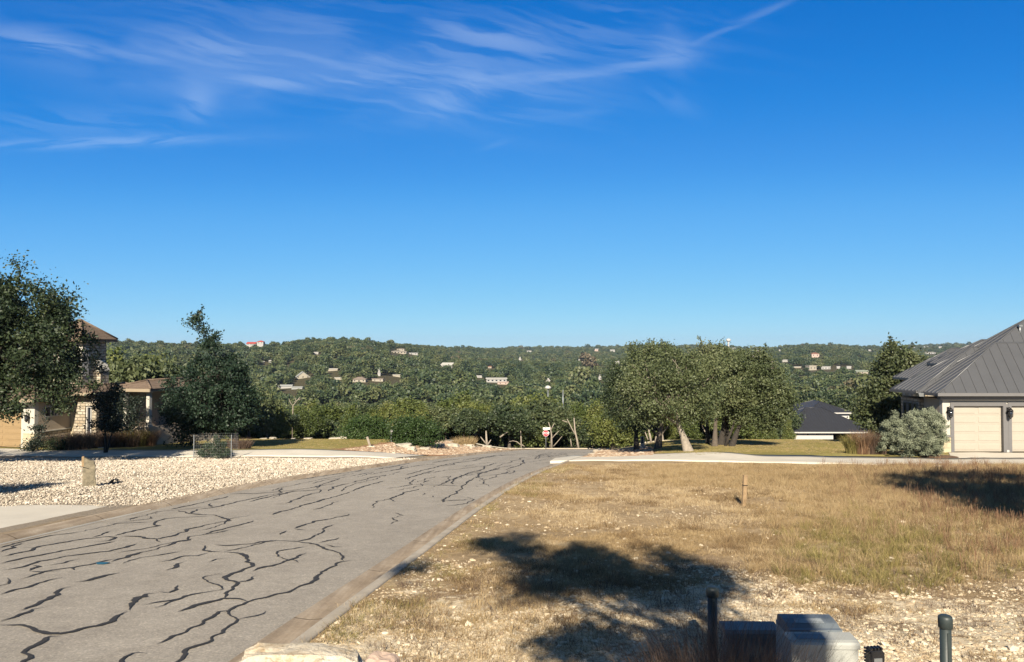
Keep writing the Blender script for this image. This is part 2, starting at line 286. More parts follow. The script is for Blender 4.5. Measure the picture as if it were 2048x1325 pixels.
# ------------------------------------------------------------------ mesh helpers
class MB:
    def __init__(s): s.v = []; s.f = []; s.sm = []
    def add(s, vs, fs, smooth=False):
        o = len(s.v); s.v += [tuple(map(float, p)) for p in vs]; s.f += [tuple(i+o for i in f) for f in fs]; s.sm += [smooth]*len(fs); return s
    def box(s, x0, x1, y0, y1, z0, z1, b=0):
        if b:
            vs = []
            for (x, sx) in ((x0, 1), (x1, -1)):
                for (y, sy) in ((y0, 1), (y1, -1)):
                    for (z, sz) in ((z0, 1), (z1, -1)): vs += [(x+sx*b, y+sy*b, z), (x+sx*b, y, z+sz*b), (x, y+sy*b, z+sz*b)]
            bm = bmesh.new(); 
            for q in vs: bm.verts.new(q)
            r = bmesh.ops.convex_hull(bm, input=bm.verts); bm.verts.index_update()
            s.add([q.co[:] for q in bm.verts], [[w.index for w in f.verts] for f in bm.faces]); bm.free(); return s
        v = [(x0, y0, z0), (x1, y0, z0), (x1, y1, z0), (x0, y1, z0), (x0, y0, z1), (x1, y0, z1), (x1, y1, z1), (x0, y1, z1)]
        return s.add(v, [(0, 3, 2, 1), (4, 5, 6, 7), (0, 1, 5, 4), (1, 2, 6, 5), (2, 3, 7, 6), (3, 0, 4, 7)])
    def tube(s, pts, rad, n=8, cap=True):
        pts = [np.array(p, float) for p in pts]; rad = rad if hasattr(rad, '__len__') else [rad]*len(pts); vs = []; fs = []
        d = pts[-1]-pts[0]; ref = np.array([1., 0, 0]) if abs(d[0]) < .7*np.linalg.norm(d) else np.array([0, 1., 0])
        for i, p in enumerate(pts):
            t = pts[min(i+1, len(pts)-1)]-pts[max(i-1, 0)]; t = t/max(np.linalg.norm(t), 1e-9)
            a = np.cross(t, ref); a /= max(np.linalg.norm(a), 1e-9); b = np.cross(t, a)
            for k in range(n):
                g = 2*math.pi*k/n; vs.append(p+rad[i]*(a*math.cos(g)+b*math.sin(g)))
        for i in range(len(pts)-1):
            for k in range(n): fs.append((i*n+k, i*n+(k+1) % n, (i+1)*n+(k+1) % n, (i+1)*n+k))
        if cap: fs += [tuple(range(n)), tuple(range((len(pts)-1)*n, len(pts)*n))[::-1]]
        return s.add(vs, fs, True)
    def prism(s, poly, a, b, axis='y'):
        """poly of 2-D points extruded from a to b along an axis"""
        n = len(poly); vs = []
        for t in (a, b):
            for (p, q) in poly: vs.append({'y': (p, t, q), 'x': (t, p, q), 'z': (p, q, t)}[axis])
        return s.add(vs, [tuple(range(n)), tuple(range(n, 2*n))[::-1]]+[(i, (i+1) % n, n+(i+1) % n, n+i) for i in range(n)])
    def lathe(s, prof, n=16, c=(0, 0)):
        vs = []; fs = []
        for (r, z) in prof:
            for k in range(n): g = 2*math.pi*k/n; vs.append((c[0]+r*math.cos(g), c[1]+r*math.sin(g), z))
        for i in range(len(prof)-1):
            for k in range(n): fs.append((i*n+k, i*n+(k+1) % n, (i+1)*n+(k+1) % n, (i+1)*n+k))
        fs += [tuple(range(n))[::-1], tuple(range((len(prof)-1)*n, len(prof)*n))]
        return s.add(vs, fs, True)
    def mesh(s, name, mat):
        me = bpy.data.meshes.new(name); me.from_pydata(s.v, [], s.f); me.polygons.foreach_set('use_smooth', s.sm)
        bm = bmesh.new(); bm.from_mesh(me); bmesh.ops.recalc_face_normals(bm, faces=bm.faces); bm.to_mesh(me); bm.free()
        me.materials.append(M[mat] if isinstance(mat, str) else mat); me.update(); return me
    def build(s, name, mat, parent=None, loc=None): return link(name, s.mesh(name, mat), parent, loc)
def link(name, me, parent=None, loc=None):
    o = bpy.data.objects.new(name, me); COL.objects.link(o)
    if parent is not None: o.parent = parent
    if loc is not None: o.location = [float(q) for q in loc]
    return o
def tag(o, label=None, cat=None, group=None, kind=None):
    if label: o['label'] = label
    if cat: o['category'] = cat
    if group: o['group'] = group
    if kind: o['kind'] = kind
    return o
def empty(name, loc, rz=0, label=None, cat=None, group=None):
    o = bpy.data.objects.new(name, None); COL.objects.link(o); o.location = [float(q) for q in loc]; o.rotation_euler = (0, 0, rz)
    o.empty_display_size = .3; return tag(o, label, cat, group)
def copy_tree(o, loc=None, rz=None, scl=None, label=None, group=None, parent=None):
    c = o.copy(); COL.objects.link(c); c.parent = parent
    if loc is not None: c.location = [float(q) for q in loc]
    if rz is not None: c.rotation_euler = (c.rotation_euler[0], c.rotation_euler[1], rz)
    if scl is not None: c.scale = scl if hasattr(scl, '__len__') else (scl,)*3
    if label: c['label'] = label
    if group: c['group'] = group
    for ch in [q for q in o.children]: copy_tree(ch, parent=c)
    return c
def npmesh(name, V, Fq, mat, tint=None, smooth=False):
    """quads (n,4) or triangles (n,3) straight from arrays"""
    me = bpy.data.meshes.new(name); k = Fq.shape[1]; n = len(Fq)
    me.vertices.add(len(V)); me.vertices.foreach_set('co', np.ascontiguousarray(V, dtype=np.float32).ravel())
    me.loops.add(n*k); me.loops.foreach_set('vertex_index', np.ascontiguousarray(Fq, dtype=np.int32).ravel())
    me.polygons.add(n); me.polygons.foreach_set('loop_start', np.arange(n, dtype=np.int32)*k)
    if smooth: me.polygons.foreach_set('use_smooth', np.ones(n, bool))
    me.update(calc_edges=True)
    if tint is not None:
        a = me.attributes.new('tint', 'FLOAT', 'FACE'); a.data.foreach_set('value', np.ascontiguousarray(tint, dtype=np.float32))
    me.materials.append(M[mat] if isinstance(mat, str) else mat); return me
def leafcloud(C, sz, tint, g, asp=.55, up=0):
    n = len(C); a = g.normal(size=(n, 3)); a /= np.linalg.norm(a, axis=1)[:, None]
    b = g.normal(size=(n, 3)); b[:, 2] *= 1-up
    b -= a*np.sum(a*b, 1)[:, None]; b /= np.linalg.norm(b, axis=1)[:, None]
    s = (sz*g.uniform(.65, 1.3, n))[:, None]
    V = np.stack([C-a*s, C-b*s*asp, C+a*s, C+b*s*asp], 1).reshape(-1, 3)
    return V, np.arange(4*n).reshape(n, 4), tint
def lobe_points(lobes, n, g, shell=.45):
    vol = np.array([l[3]*l[4]*l[5] for l in lobes])**.8; k = g.choice(len(lobes), n, p=vol/vol.sum()); L = np.array(lobes)[k]
    d = g.normal(size=(n, 3)); d /= np.linalg.norm(d, axis=1)[:, None]
    r = g.uniform(shell, 1, n)**.5; return L[:, :3]+d*L[:, 3:6]*r[:, None]
# ------------------------------------------------------------------ plants
def tree_mesh(seed, lobes, trunk, r0, nclus, nleaf, leaf, spread, mat, bark='bark', limbs=10, asp=.55, up=.0, forks=None, wisps=0, shell=.45):
    """tapered trunk with limbs that reach into the crown + leaf clumps through the crown's volume"""
    g = np.random.default_rng(seed); C = lobe_points(lobes, nclus, g, shell)
    cl = g.uniform(0, 1, nclus)
    P = np.repeat(C, nleaf, 0)+g.normal(size=(nclus*nleaf, 3))*spread*np.array([1, 1, .8])*np.repeat(g.uniform(.6, 1.3, nclus), nleaf)[:, None]
    tint = np.clip(np.repeat(cl, nleaf)*.65+g.uniform(0, .35, nclus*nleaf), 0, 1)
    top = np.array(trunk[-1], float); tb = MB(); tr = [np.array(p, float) for p in trunk]
    rad = [r0*(1-.6*i/(len(tr)-1)) for i in range(len(tr))]; rad[0] = r0*1.35
    tb.tube([tr[0]-np.array([0, 0, .35])]+tr, [r0*1.7]+rad, 9)
    if forks:
        for fk in forks: tb.tube(fk[0], [fk[1]*(1-.55*i/(len(fk[0])-1)) for i in range(len(fk[0]))], 8)
    idx = g.choice(nclus, min(limbs, nclus), replace=False)
    for i in idx:
        s = tr[-1] if g.random() < .6 else tr[-2]+(tr[-1]-tr[-2])*g.uniform(.3, 1); e = C[i]
        m1 = s+(e-s)*.35+g.normal(size=3)*.12*np.linalg.norm(e-s)+np.array([0, 0, -.02]); m2 = s+(e-s)*.7+g.normal(size=3)*.08*np.linalg.norm(e-s)
        q = r0*g.uniform(.32, .5); tb.tube([s, m1, m2, e], [q, q*.7, q*.4, q*.12], 6, False)
    for i in g.choice(nclus, min(limbs*2, nclus), replace=False):     # finer twigs inside the crown
        e = C[i]; j = np.argmin(np.linalg.norm(C[idx]-e, axis=1)); s = tr[-1]+(C[idx][j]-tr[-1])*g.uniform(.4, .8)
        tb.tube([s, (s+e)/2+g.normal(size=3)*.1, e], [r0*.12, r0*.08, r0*.03], 4, False)
    if wisps:
        W = []
        hi = C[np.argsort(-C[:, 2])[:max(wisps*2, 4)]]
        for e in hi[g.choice(len(hi), wisps, replace=False)]:
            d = np.array([g.normal()*.25, g.normal()*.25, 1.]); L = g.uniform(.5, 1.3)*spread*2.2; tb.tube([e, e+d*L*.6, e+d*L], [.02, .014, .006], 4, False)
            m = int(nleaf*.4); t = g.uniform(0, 1, m)[:, None]; W.append(e+d*L*t+g.normal(size=(m, 3))*spread*.22)
        W = np.concatenate(W); P = np.concatenate([P, W]); tint = np.concatenate([tint, g.uniform(0, 1, len(W))])
    V, Q, t = leafcloud(P, leaf, tint, g, asp, up)
    return tb.mesh('trunk', bark), npmesh('crown', V, Q, mat, t)
def tree(name, label, loc, meshes, rz=0, scl=1, cat='tree', group=None):
    t = empty(name, loc, rz, label, cat, group); t.scale = (scl,)*3 if not hasattr(scl, '__len__') else scl
    link('trunk', meshes[0], t); link('crown', meshes[1], t); return t
def tuft_mesh(name, seed, n, h, rad, w, mat, lean=.35, seg=3, hvar=.5, head=False):
    g = np.random.default_rng(seed); V = []; Fq = []; T = []
    for i in range(n):
        a = g.uniform(0, 2*math.pi); r = rad*math.sqrt(g.random())*.5; b = np.array([r*math.cos(a), r*math.sin(a), -.01])
        L = h*g.uniform(1-hvar, 1); ln = lean*g.uniform(.2, 1.3); d = np.array([math.cos(a+g.normal()*.6), math.sin(a+g.normal()*.6), 0])
        s = np.array([-d[1], d[0], 0]); yaw = g.uniform(0, math.pi); s = np.array([math.cos(yaw), math.sin(yaw), 0]); o = len(V); t = g.random()
        for k in range(seg+1):
            f = k/seg; c = b+np.array([0, 0, 1.])*L*f*(1-.25*ln*f)+d*L*ln*f*f
            ww = w*(1-f)**.6*.5+w*.06
            if head and f > .6: ww = w*.6
            V += [c-s*ww, c+s*ww]
        for k in range(seg): Fq.append((o+2*k, o+2*k+1, o+2*k+3, o+2*k+2)); T.append(t)
    return npmesh(name, np.array(V), np.array(Fq), mat, np.array(T))
def stone_mesh(name, seed, mat, flat=.6, cuts=1, rough=.22):
    g = np.random.default_rng(seed); bm = bmesh.new(); bmesh.ops.create_icosphere(bm, subdivisions=cuts, radius=.5)
    ax = g.uniform(.7, 1.15, 3)
    for v in bm.verts:
        k = 1+g.uniform(-rough, rough); v.co = (v.co.x*k*ax[0], v.co.y*k*ax[1], v.co.z*k*flat*ax[2])
    me = bpy.data.meshes.new(name); bm.to_mesh(me); bm.free(); me.materials.append(M[mat] if isinstance(mat, str) else mat); return me

# ------------------------------------------------------------------ things nobody can count: points that carry a stone, a tuft, a crown
def scatter(name, label, cat, P, protos, scl, rot=None, idx=None, kind='stuff'):
    n = len(P); me = bpy.data.meshes.new(name); me.vertices.add(n); me.vertices.foreach_set('co', np.ascontiguousarray(P, dtype=np.float32).ravel())
    if rot is None: rot = np.stack([np.zeros(n), np.zeros(n), rng.uniform(0, 6.283, n)], 1)
    if idx is None: idx = rng.integers(0, len(protos), n)
    S = np.asarray(scl, float); S = np.repeat(S[:, None], 3, 1) if S.ndim == 1 else S
    for an, ty, arr, key in (('rot', 'FLOAT_VECTOR', rot, 'vector'), ('scl', 'FLOAT_VECTOR', S, 'vector'), ('idx', 'INT', idx, 'value')):
        a = me.attributes.new(an, ty, 'POINT'); a.data.foreach_set(key, np.ascontiguousarray(arr, dtype=np.int32 if ty == 'INT' else np.float32).ravel())
    o = link(name, me); tag(o, label, cat, None, kind)
    coll = bpy.data.collections.new(name+'_kinds')
    for i, pm in enumerate(protos):
        q = bpy.data.objects.new('%s_kind_%02d' % (name, i), pm); coll.objects.link(q)
    ng = bpy.data.node_groups.new(name, 'GeometryNodeTree'); ng.interface.new_socket('Geometry', in_out='INPUT', socket_type='NodeSocketGeometry'); ng.interface.new_socket('Geometry', in_out='OUTPUT', socket_type='NodeSocketGeometry')
    gi = ng.nodes.new('NodeGroupInput'); go = ng.nodes.new('NodeGroupOutput'); ip = ng.nodes.new('GeometryNodeInstanceOnPoints'); ci = ng.nodes.new('GeometryNodeCollectionInfo')
    ci.inputs['Collection'].default_value = coll; ci.inputs['Separate Children'].default_value = True; ci.inputs['Reset Children'].default_value = True
    def na(nm, ty): q = ng.nodes.new('GeometryNodeInputNamedAttribute'); q.data_type = ty; q.inputs[0].default_value = nm; return [s for s in q.outputs if s.enabled][0]
    L = ng.links.new; L(gi.outputs[0], ip.inputs['Points']); L(ci.outputs[0], ip.inputs['Instance']); ip.inputs['Pick Instance'].default_value = True
    L(na('idx', 'INT'), ip.inputs['Instance Index']); L(na('rot', 'FLOAT_VECTOR'), ip.inputs['Rotation']); L(na('scl', 'FLOAT_VECTOR'), ip.inputs['Scale'])
    L(ip.outputs[0], go.inputs[0]); mod = o.modifiers.new('scatter', 'NODES'); mod.node_group = ng
    return o
def in_view_px(X, Y): return CX+F*X/Y, HY-F*hz(X, Y)/Y*1.0

# ------------------------------------------------------------------ ground sheet
def strip(name, A, B, nc, off, mat, kind='structure', label=None, skirt=.12, zfun=None):
    """sheet between two world polylines A and B, laid on the ground"""
    def res(P, n):
        P = np.array(P, float)[:, :2]; d = np.r_[0, np.cumsum(np.linalg.norm(np.diff(P, axis=0), axis=1))]; t = np.linspace(0, d[-1], n)
        return np.stack([np.interp(t, d, P[:, 0]), np.interp(t, d, P[:, 1])], 1)
    n = max(int(max(np.linalg.norm(np.diff(np.array(A)[:, :2], axis=0), axis=1).sum(), 2)/.5), 4)
    a = res(A, n); b = res(B, n); V = []; 
    for j in range(nc+1):
        t = j/nc; p = a*(1-t)+b*t; z = hz(p[:, 0], p[:, 1])+off
        if zfun is not None: z = z+zfun(p[:, 0], p[:, 1])
        V.append(np.c_[p, z])
    V = [np.c_[V[0][:, :2], V[0][:, 2]-skirt]]+V+[np.c_[V[-1][:, :2], V[-1][:, 2]-skirt]]
    V = np.stack(V, 0); m = V.shape[0]; idx = np.arange(m*n).reshape(m, n)
    Q = np.stack([idx[:-1, :-1], idx[:-1, 1:], idx[1:, 1:], idx[1:, :-1]], -1).reshape(-1, 4)
    me = npmesh(name, V.reshape(-1, 3), Q, mat, smooth=False)
    bm = bmesh.new(); bm.from_mesh(me); bmesh.ops.recalc_face_normals(bm, faces=bm.faces)
    if sum(f.normal.z for f in bm.faces) < 0: bmesh.ops.reverse_faces(bm, faces=bm.faces)
    bm.to_mesh(me); bm.free()
    o = link(name, me); tag(o, label, None, None, kind); return o
def pxl(pts): return [tuple(gnd(*p)[:2]) for p in pts]

ga = .3
xs = np.arange(-45, 45.01, ga); ys = np.arange(-14, 92.01, ga)
gx = 45*np.power(1.10, np.arange(1, 54)); gx = gx[gx < 5200]
xs = np.r_[-gx[::-1], xs, gx]; yy = [92.]; d = .4
while yy[-1] < 6200: d = min(d*1.06, 60); yy.append(yy[-1]+d)
ys = np.r_[-80, -50, -30, -20, ys, yy[1:]]
GX, GY = np.meshgrid(xs, ys); GZ = hz(GX, GY)
xl = XL(np.clip(GY, -40, 80)); xr = XR(np.clip(GY, -40, 80)); near = (GY < 80) & (GY > -15)
for e in (xl, xr):
    s = near & (np.abs(GX-e) <= ga/2); GX[s] = e[s]
GZ = hz(GX, GY); ins = near & (GX > xl+ga*.49) & (GX < xr-ga*.49)
cs = (np.abs(GX) < 60) & (GY > 79.4) & (GY < 86.6)
GZ[ins | cs] -= .4
ny, nx = GX.shape; I = np.arange(nx*ny).reshape(ny, nx)
Q = np.stack([I[:-1, :-1], I[:-1, 1:], I[1:, 1:], I[1:, :-1]], -1).reshape(-1, 4)
me = npmesh('ground', np.stack([GX, GY, GZ], -1).reshape(-1, 3), Q, 'ground', smooth=True)
PX = CX+F*GX/np.maximum(GY, 1); PY = HY-F*GZ/np.maximum(GY, 1)
left = GX < xl; right = GX > xr
nb = fbm(GX*.35, GY*.35, 21, 3)
bare = np.where(right, .42*sst(PY, 1130, 1230)+.16*sst(PY, 1000, 1120)*(1-sst(PX, 1350, 1600)), 0)+.10
bare += np.where(right & (PY > 1150), .25*sst(PX, 1250, 1500), 0)-np.where(right, .35*sst(PX, 1450, 1650)*(1-sst(PY, 1150, 1210)), 0)
bare += np.where(right & (GX-xr < 3.5) & (PY < 1200), -.08, 0)+(nb-.5)*.5
lawn = np.where(right & (GY > 41) & (GY < 88), 1., 0)*sst(GX-xr, .5, 2)+np.where(left & (GY > 43.5) & (GY < 68), 1., 0)*sst(xl-GX, .5, 2)
rockm = np.where(left & (GY > 14) & (GY < 46), 1., 0)
red = np.where(right & (GY > 43) & (GY < 72) & (GX-xr < 4.5), 1, 0)+np.where(left & (GY > 47) & (GY < 76) & (xl-GX < 7.5), 1, 0)
lawn = np.clip(lawn-red, 0, 1)
wild = np.where(GY > 88, 1., 0)+np.where(left & (GY > 67), .8, 0)
lawn = lawn*(1-.45*sst(fbm(GX*.15, GY*.15, 5, 3), .45, .65)*right)
for an, arr in (('bare', bare), ('lawn', lawn), ('rock', rockm), ('red', np.clip(red, 0, 1)), ('wild', np.clip(wild, 0, 1))):
    a = me.attributes.new(an, 'FLOAT', 'POINT'); a.data.foreach_set('value', np.ascontiguousarray(arr, dtype=np.float32).ravel())
gro = link('ground', me); tag(gro, kind='structure')

# ------------------------------------------------------------------ road with gutter and kerbs
def loft(name, rows, prof, mat, parent=None):
    """prof(Y) -> list of (x, z above ground surface)"""
    V = []; m = None
    for Y in rows:
        p = prof(Y); m = len(p); V += [(x, Y, hz1(xc, Y)+dz) for (x, dz, xc) in p]
    n = len(rows); I = np.arange(n*m).reshape(n, m); Q = np.stack([I[:-1, :-1], I[:-1, 1:], I[1:, 1:], I[1:, :-1]], -1).reshape(-1, 4)
    o = link(name, npmesh(name, np.array(V), Q, mat, smooth=True), parent); return o
rows = np.r_[np.arange(-30, 80.2, .4)]
RD = -.11
def rz(x, Y):      # road height under the ground line, with a slight crown
    a, b = float(XL(Y)), float(XR(Y)); t = np.clip((x-a)/(b-a), 0, 1); return RD+.06*(1-(2*t-1)**2)
def prof_road(Y):
    a, b = float(XL(Y))+.42, float(XR(Y))-.62
    return [(a+(b-a)*t, rz(a+(b-a)*t, Y), a+(b-a)*t) for t in np.linspace(0, 1, 17)]
road = loft('road', rows, prof_road, 'asphalt'); tag(road, kind='structure')
def prof_l(Y):
    a = float(XL(Y)); k = [(-.02, -.2), (0, .0), (.06, .035), (.16, .03), (.30, -.03), (.40, RD-.002+.02), (.46, RD-.03)]
    return [(a+x, z, a+x) for x, z in k]
kl = loft('rolled_kerb', rows, prof_l, 'gutter'); tag(kl, 'low rolled concrete kerb along the white gravel side', kind='structure')
def prof_g(Y):
    b = float(XR(Y)); k = [(-.66, RD-.02), (-.64, rz(b-.64, Y)+.006), (-.45, RD-.005), (-.24, RD+.012), (-.18, RD+.03)]
    return [(b+x, z, b+x) for x, z in k]
gl = loft('gutter', rows, prof_g, 'gutter'); tag(gl, 'stained brown concrete gutter along the right edge of the road', kind='structure')
def prof_k(Y):
    b = float(XR(Y)); k = [(-.18, RD-.02), (-.165, RD+.05), (-.13, .02), (-.11, .03), (.02, .03), (.035, .01), (.04, -.2)]
    return [(b+x, z, b+x) for x, z in k]
kr = loft('kerb', rows, prof_k, 'concrete_old'); tag(kr, 'pale concrete kerb between the gutter and the dry grass', kind='structure')
# crossing street at the far end
A = [(-60, 79.2), (60, 79.2)]; B = [(-60, 87.0), (60, 87.0)]
strip('crossing_road', A, B, 8, -.06, 'asphalt', skirt=0)
strip('far_kerb', [(-60, 87.0), (60, 87.0)], [(-60, 87.4), (60, 87.4)], 2, .05, 'concrete')

# tar sealed cracks, traced on the asphalt and lying 4 mm above it
def c5(L): return [(x*.3418, 920+y*.3418) for x, y in L]
def c6(L): return [(700+x*.2637, 860+y*.2637) for x, y in L]
K5 = [[(950,1185),(1010,1160),(1070,1110),(1090,1065),(1180,1035),(1250,990),(1300,955),(1390,900),(1330,870),(1300,855),(1240,895),(1130,955),(1020,1000),(920,1040)],
[(1390,900),(1480,880),(1530,865),(1555,850)],[(1330,870),(1390,825),(1455,800),(1560,770),(1700,735),(1780,700),(1850,675),(1890,640),(1930,605),(1990,575),(2070,560)],
[(1455,800),(1380,790),(1300,782),(1220,800),(1130,830),(1040,862)],[(1310,780),(1340,750),(1390,710),(1380,695),(1310,680),(1300,668),(1360,650),(1440,615),(1465,600),(1440,570),(1400,545),(1360,530),(1310,525)],
[(1380,695),(1440,685),(1495,655)],[(1310,525),(1400,500),(1500,480),(1620,460),(1740,462),(1820,440),(1880,415),(1900,390),(1955,365)],[(1310,525),(1220,525),(1190,510),(1200,488),(1180,488)],
[(1220,530),(1160,548),(1080,550),(1000,572),(920,586)],[(1250,483),(1330,488),(1450,480),(1620,455)],[(1640,425),(1650,410),(1680,402)],[(1740,462),(1850,478),(1920,500),(1980,525),(1985,550),(2010,565)],
[(1860,470),(1930,455),(1985,440)],[(1910,478),(1960,490),(2010,485)],[(1475,632),(1560,605),(1640,590),(1720,560),(1795,525)],[(970,630),(1040,610),(1090,578)],[(1225,582),(1270,565),(1330,560)],
[(640,585),(750,552),(860,518),(960,492),(1060,460),(1125,447)],[(1158,432),(1260,405),(1380,372),(1485,345)],[(0,945),(100,948),(180,952),(240,975),(300,990),(350,992),(450,965),(560,945),(640,920),(680,885),(745,862)],
[(760,858),(765,815),(800,785),(860,765),(930,758)],[(930,750),(980,755),(1010,740),(1040,715)],[(60,1185),(150,1160),(190,1130),(185,1108),(155,1100),(200,1060),(250,1015),(290,1003),(350,1005)],
[(640,1185),(700,1155),(740,1115),(790,1090),(860,1095)],[(110,865),(200,830),(290,800),(345,770),(325,760),(360,735),(415,725)],[(0,925),(60,905),(130,880),(200,855),(285,840)],
[(0,770),(80,750),(200,715),(280,690),(365,672)],[(435,698),(510,690),(600,662),(700,645)],[(430,628),(440,615),(452,604)],[(0,628),(100,605),(220,575),(380,545),(520,530),(640,520),(740,490),(800,475)],
[(170,632),(250,605),(190,597)],[(250,603),(380,585),(470,562)],[(170,632),(260,638),(350,630)],[(0,588),(150,555),(300,530),(450,500),(600,475),(680,458)],
[(0,545),(80,530),(180,505),(215,485),(350,465),(500,440),(640,430),(680,437),(640,455),(560,465)],[(135,490),(200,490)],[(0,515),(60,498),(95,488),(70,480),(140,460)],[(0,488),(80,470),(180,445),(340,412),(480,398)],
[(540,435),(600,415),(650,398)],[(660,430),(740,405),(830,390),(930,370),(885,360),(900,350),(960,330),(1080,320),(1160,318),(1240,318)],[(705,430),(800,430),(850,442),(915,448),(1010,425),(1090,400),(1200,370),(1350,345),(1300,325),(1230,310),(1110,300),(1090,290),(1040,280)],
[(915,448),(940,468)],[(1000,272),(1100,250),(1220,225),(1335,198)],[(1230,262),(1235,240)],[(905,298),(925,292)],[(1110,300),(1160,275),(1280,262),(1360,240),(1450,220),(1560,200),(1650,180),(1640,168),(1650,155)],
[(1350,180),(1480,185),(1600,178),(1740,165),(1820,155),(1900,130),(1990,100)],[(735,330),(820,312)],[(630,355),(760,350),(900,345)],[(1450,235),(1540,215),(1620,195),(1720,175),(1880,165)],
[(1670,245),(1700,235),(1750,212),(1850,185),(1880,165)],[(1590,312),(1700,280),(1800,250),(1950,210),(2048,180)],[(1720,392),(1790,398)],[(1720,390),(1800,362),(1850,348),(1950,330),(2048,305)],
[(1725,105),(1800,95),(1900,80),(2048,62)],[(1920,175),(1940,150),(2048,130)]]
K6 = [[(0,458),(120,415),(260,378)],[(0,390),(70,378),(200,345),(290,333)],[(0,340),(80,325),(150,312)],[(150,328),(250,310),(380,290),(390,270),(440,262)],[(0,308),(60,297),(120,285)],
[(430,332),(520,308),(600,290),(700,262),(820,240),(940,228),(1000,208),(1100,195),(1250,180),(1400,170)],[(430,362),(510,335),(600,312),(640,300)],[(280,435),(370,422),(470,405),(455,385),(495,365)],[(470,405),(650,408),(840,412)],
[(350,531),(290,512),(340,495),(400,470),(460,455),(530,437)],[(705,531),(715,500),(790,470),(860,430),(850,410),(890,385),(960,350),(985,325),(1060,300),(1135,285)],[(715,522),(800,515),(895,507)],
[(550,480),(565,465)],[(630,495),(630,485)],[(555,390),(600,375)],[(780,400),(775,385),(800,355),(900,320),(1010,290),(1020,270),(1110,245),(1240,240)],[(690,352),(770,342)],[(960,410),(975,418)],[(970,400),(1030,393)],
[(1225,300),(1245,302)],[(1190,285),(1260,268),(1320,245),(1310,222)],[(1375,235),(1410,233)],[(180,290),(350,262),(450,240)],[(620,240),(830,212)],[(850,225),(980,205),(1150,185)],[(300,300),(420,280),(520,262),(650,250)]]
def cracks():
    V = []; Q = []; g = np.random.default_rng(3)
    extra = []
    for k in range(58):      # more seams running with the lanes farther along
        y0 = g.uniform(19, 62) if k < 44 else g.uniform(6, 19); t0 = g.uniform(.07, .93); n_ = g.integers(3, 8); ln = g.uniform(.6, 1.5)*(1+max(y0-20, 0)/22)*(1 if k < 44 else .5); q = []
        for i in range(n_): yy_ = min(y0+i*ln*.8, 76); q.append((float(XL(yy_))*(1-t0)+float(XR(yy_))*t0, yy_)); t0 = float(np.clip(t0+g.normal()*.028, .05, .94))
        extra.append(np.array(q))
    for li, L in enumerate([c5(k) for k in K5]+[c6(k) for k in K6]+extra):
        P = L if isinstance(L, np.ndarray) else np.array([gnd(*p)[:2] for p in L]); d = np.r_[0, np.cumsum(np.linalg.norm(np.diff(P, axis=0), axis=1))]
        n = max(int(d[-1]/.05), 3); t = np.linspace(0, d[-1], n); p = np.stack([np.interp(t, d, P[:, 0]), np.interp(t, d, P[:, 1])], 1)
        j = (fbm(t*1.6, np.full(n, li*7.3), 40, 3)-.5)*.22+(fbm(t*6, np.full(n, li*3.1), 41, 3)-.5)*.12; j *= np.clip(np.minimum(t, d[-1]-t)*4, 0, 1)
        tg = np.gradient(p, axis=0); tg /= np.maximum(np.linalg.norm(tg, axis=1), 1e-6)[:, None]; nr = np.stack([-tg[:, 1], tg[:, 0]], 1)
        p = p+nr*j[:, None]; f = np.clip(np.minimum(t, d[-1]-t)/.25, .15, 1)
        thin = .55 if li >= len(K5)+len(K6) else 1.; w = thin*(.009+.030*fbm(t*2.6, np.full(n, li*5.7), 43, 3)**2*1.9+.005*vnoise(t*14, np.full(n, li*2.7), 44))*f*(1+.25*np.clip((p[:, 1]-18)/25, 0, 1.2)); o = len(V)
        for i in range(n):
            for s in (-1, 1):
                x, y = p[i]+nr[i]*w[i]*s; x = min(max(x, float(XL(y))+.47), float(XR(y))-.7); V.append((x, y, hz1(x, y)+rz(x, y)+.010))
        for i in range(n-1): Q.append((o+2*i, o+2*i+1, o+2*i+3, o+2*i+2))
    return npmesh('sealed_cracks', np.array(V), np.array(Q), 'tar')
ck = link('sealed_cracks', cracks(), road)

# driveways, path
strip('driveway', pxl([(1111,917),(1150,912),(1270,909.5),(1500,910.5),(1740,914),(1900,917)])+[(31.5, 41.2), (45, 41.2)],
      pxl([(1100,924),(1180,922),(1300,922.5),(1500,925.5),(1740,930),(1900,934),(2048,937)])+[(45, 33.5)], 6, .03, 'concrete', label='pale concrete driveway crossing the lots to the grey roofed garage')
strip('garage_apron', [(25.8, 43.9), (45, 43.9)], [(24.2, 40.9), (45, 40.9)], 6, .028, 'concrete', label='concrete apron in front of the cream garage doors')
strip('left_driveway', pxl([(-140,894),(0,898),(60,901),(200,902.5),(470,901),(684,902.5),(800,907),(857,911.5)]),
      pxl([(-140,917),(0,912),(60,912),(200,913.5),(460,914),(640,914.5),(735,915),(786,917.5)]), 6, .03, 'concrete', label='pale concrete driveway beyond the white gravel bed')
strip('near_driveway', [(float(XL(y))+.40, y) for y in (12.0, 14, 16, 18.0, 20.2)], [(-30, 12.0), (-30, 14), (-30, 16.), (-30, 18), (-30, 20.3)], 40, .02, 'concrete',
      label='plain concrete driveway at the lower left by the road', zfun=lambda x, y: -.09*sst(x-(XL(y)), -1.2, .3))
strip('garden_path', pxl([(330,880),(270,884),(190,892)]), pxl([(322,884),(268,888.5),(196,897)]), 3, .03, 'concrete', label='narrow pale path beside the ornamental grasses')
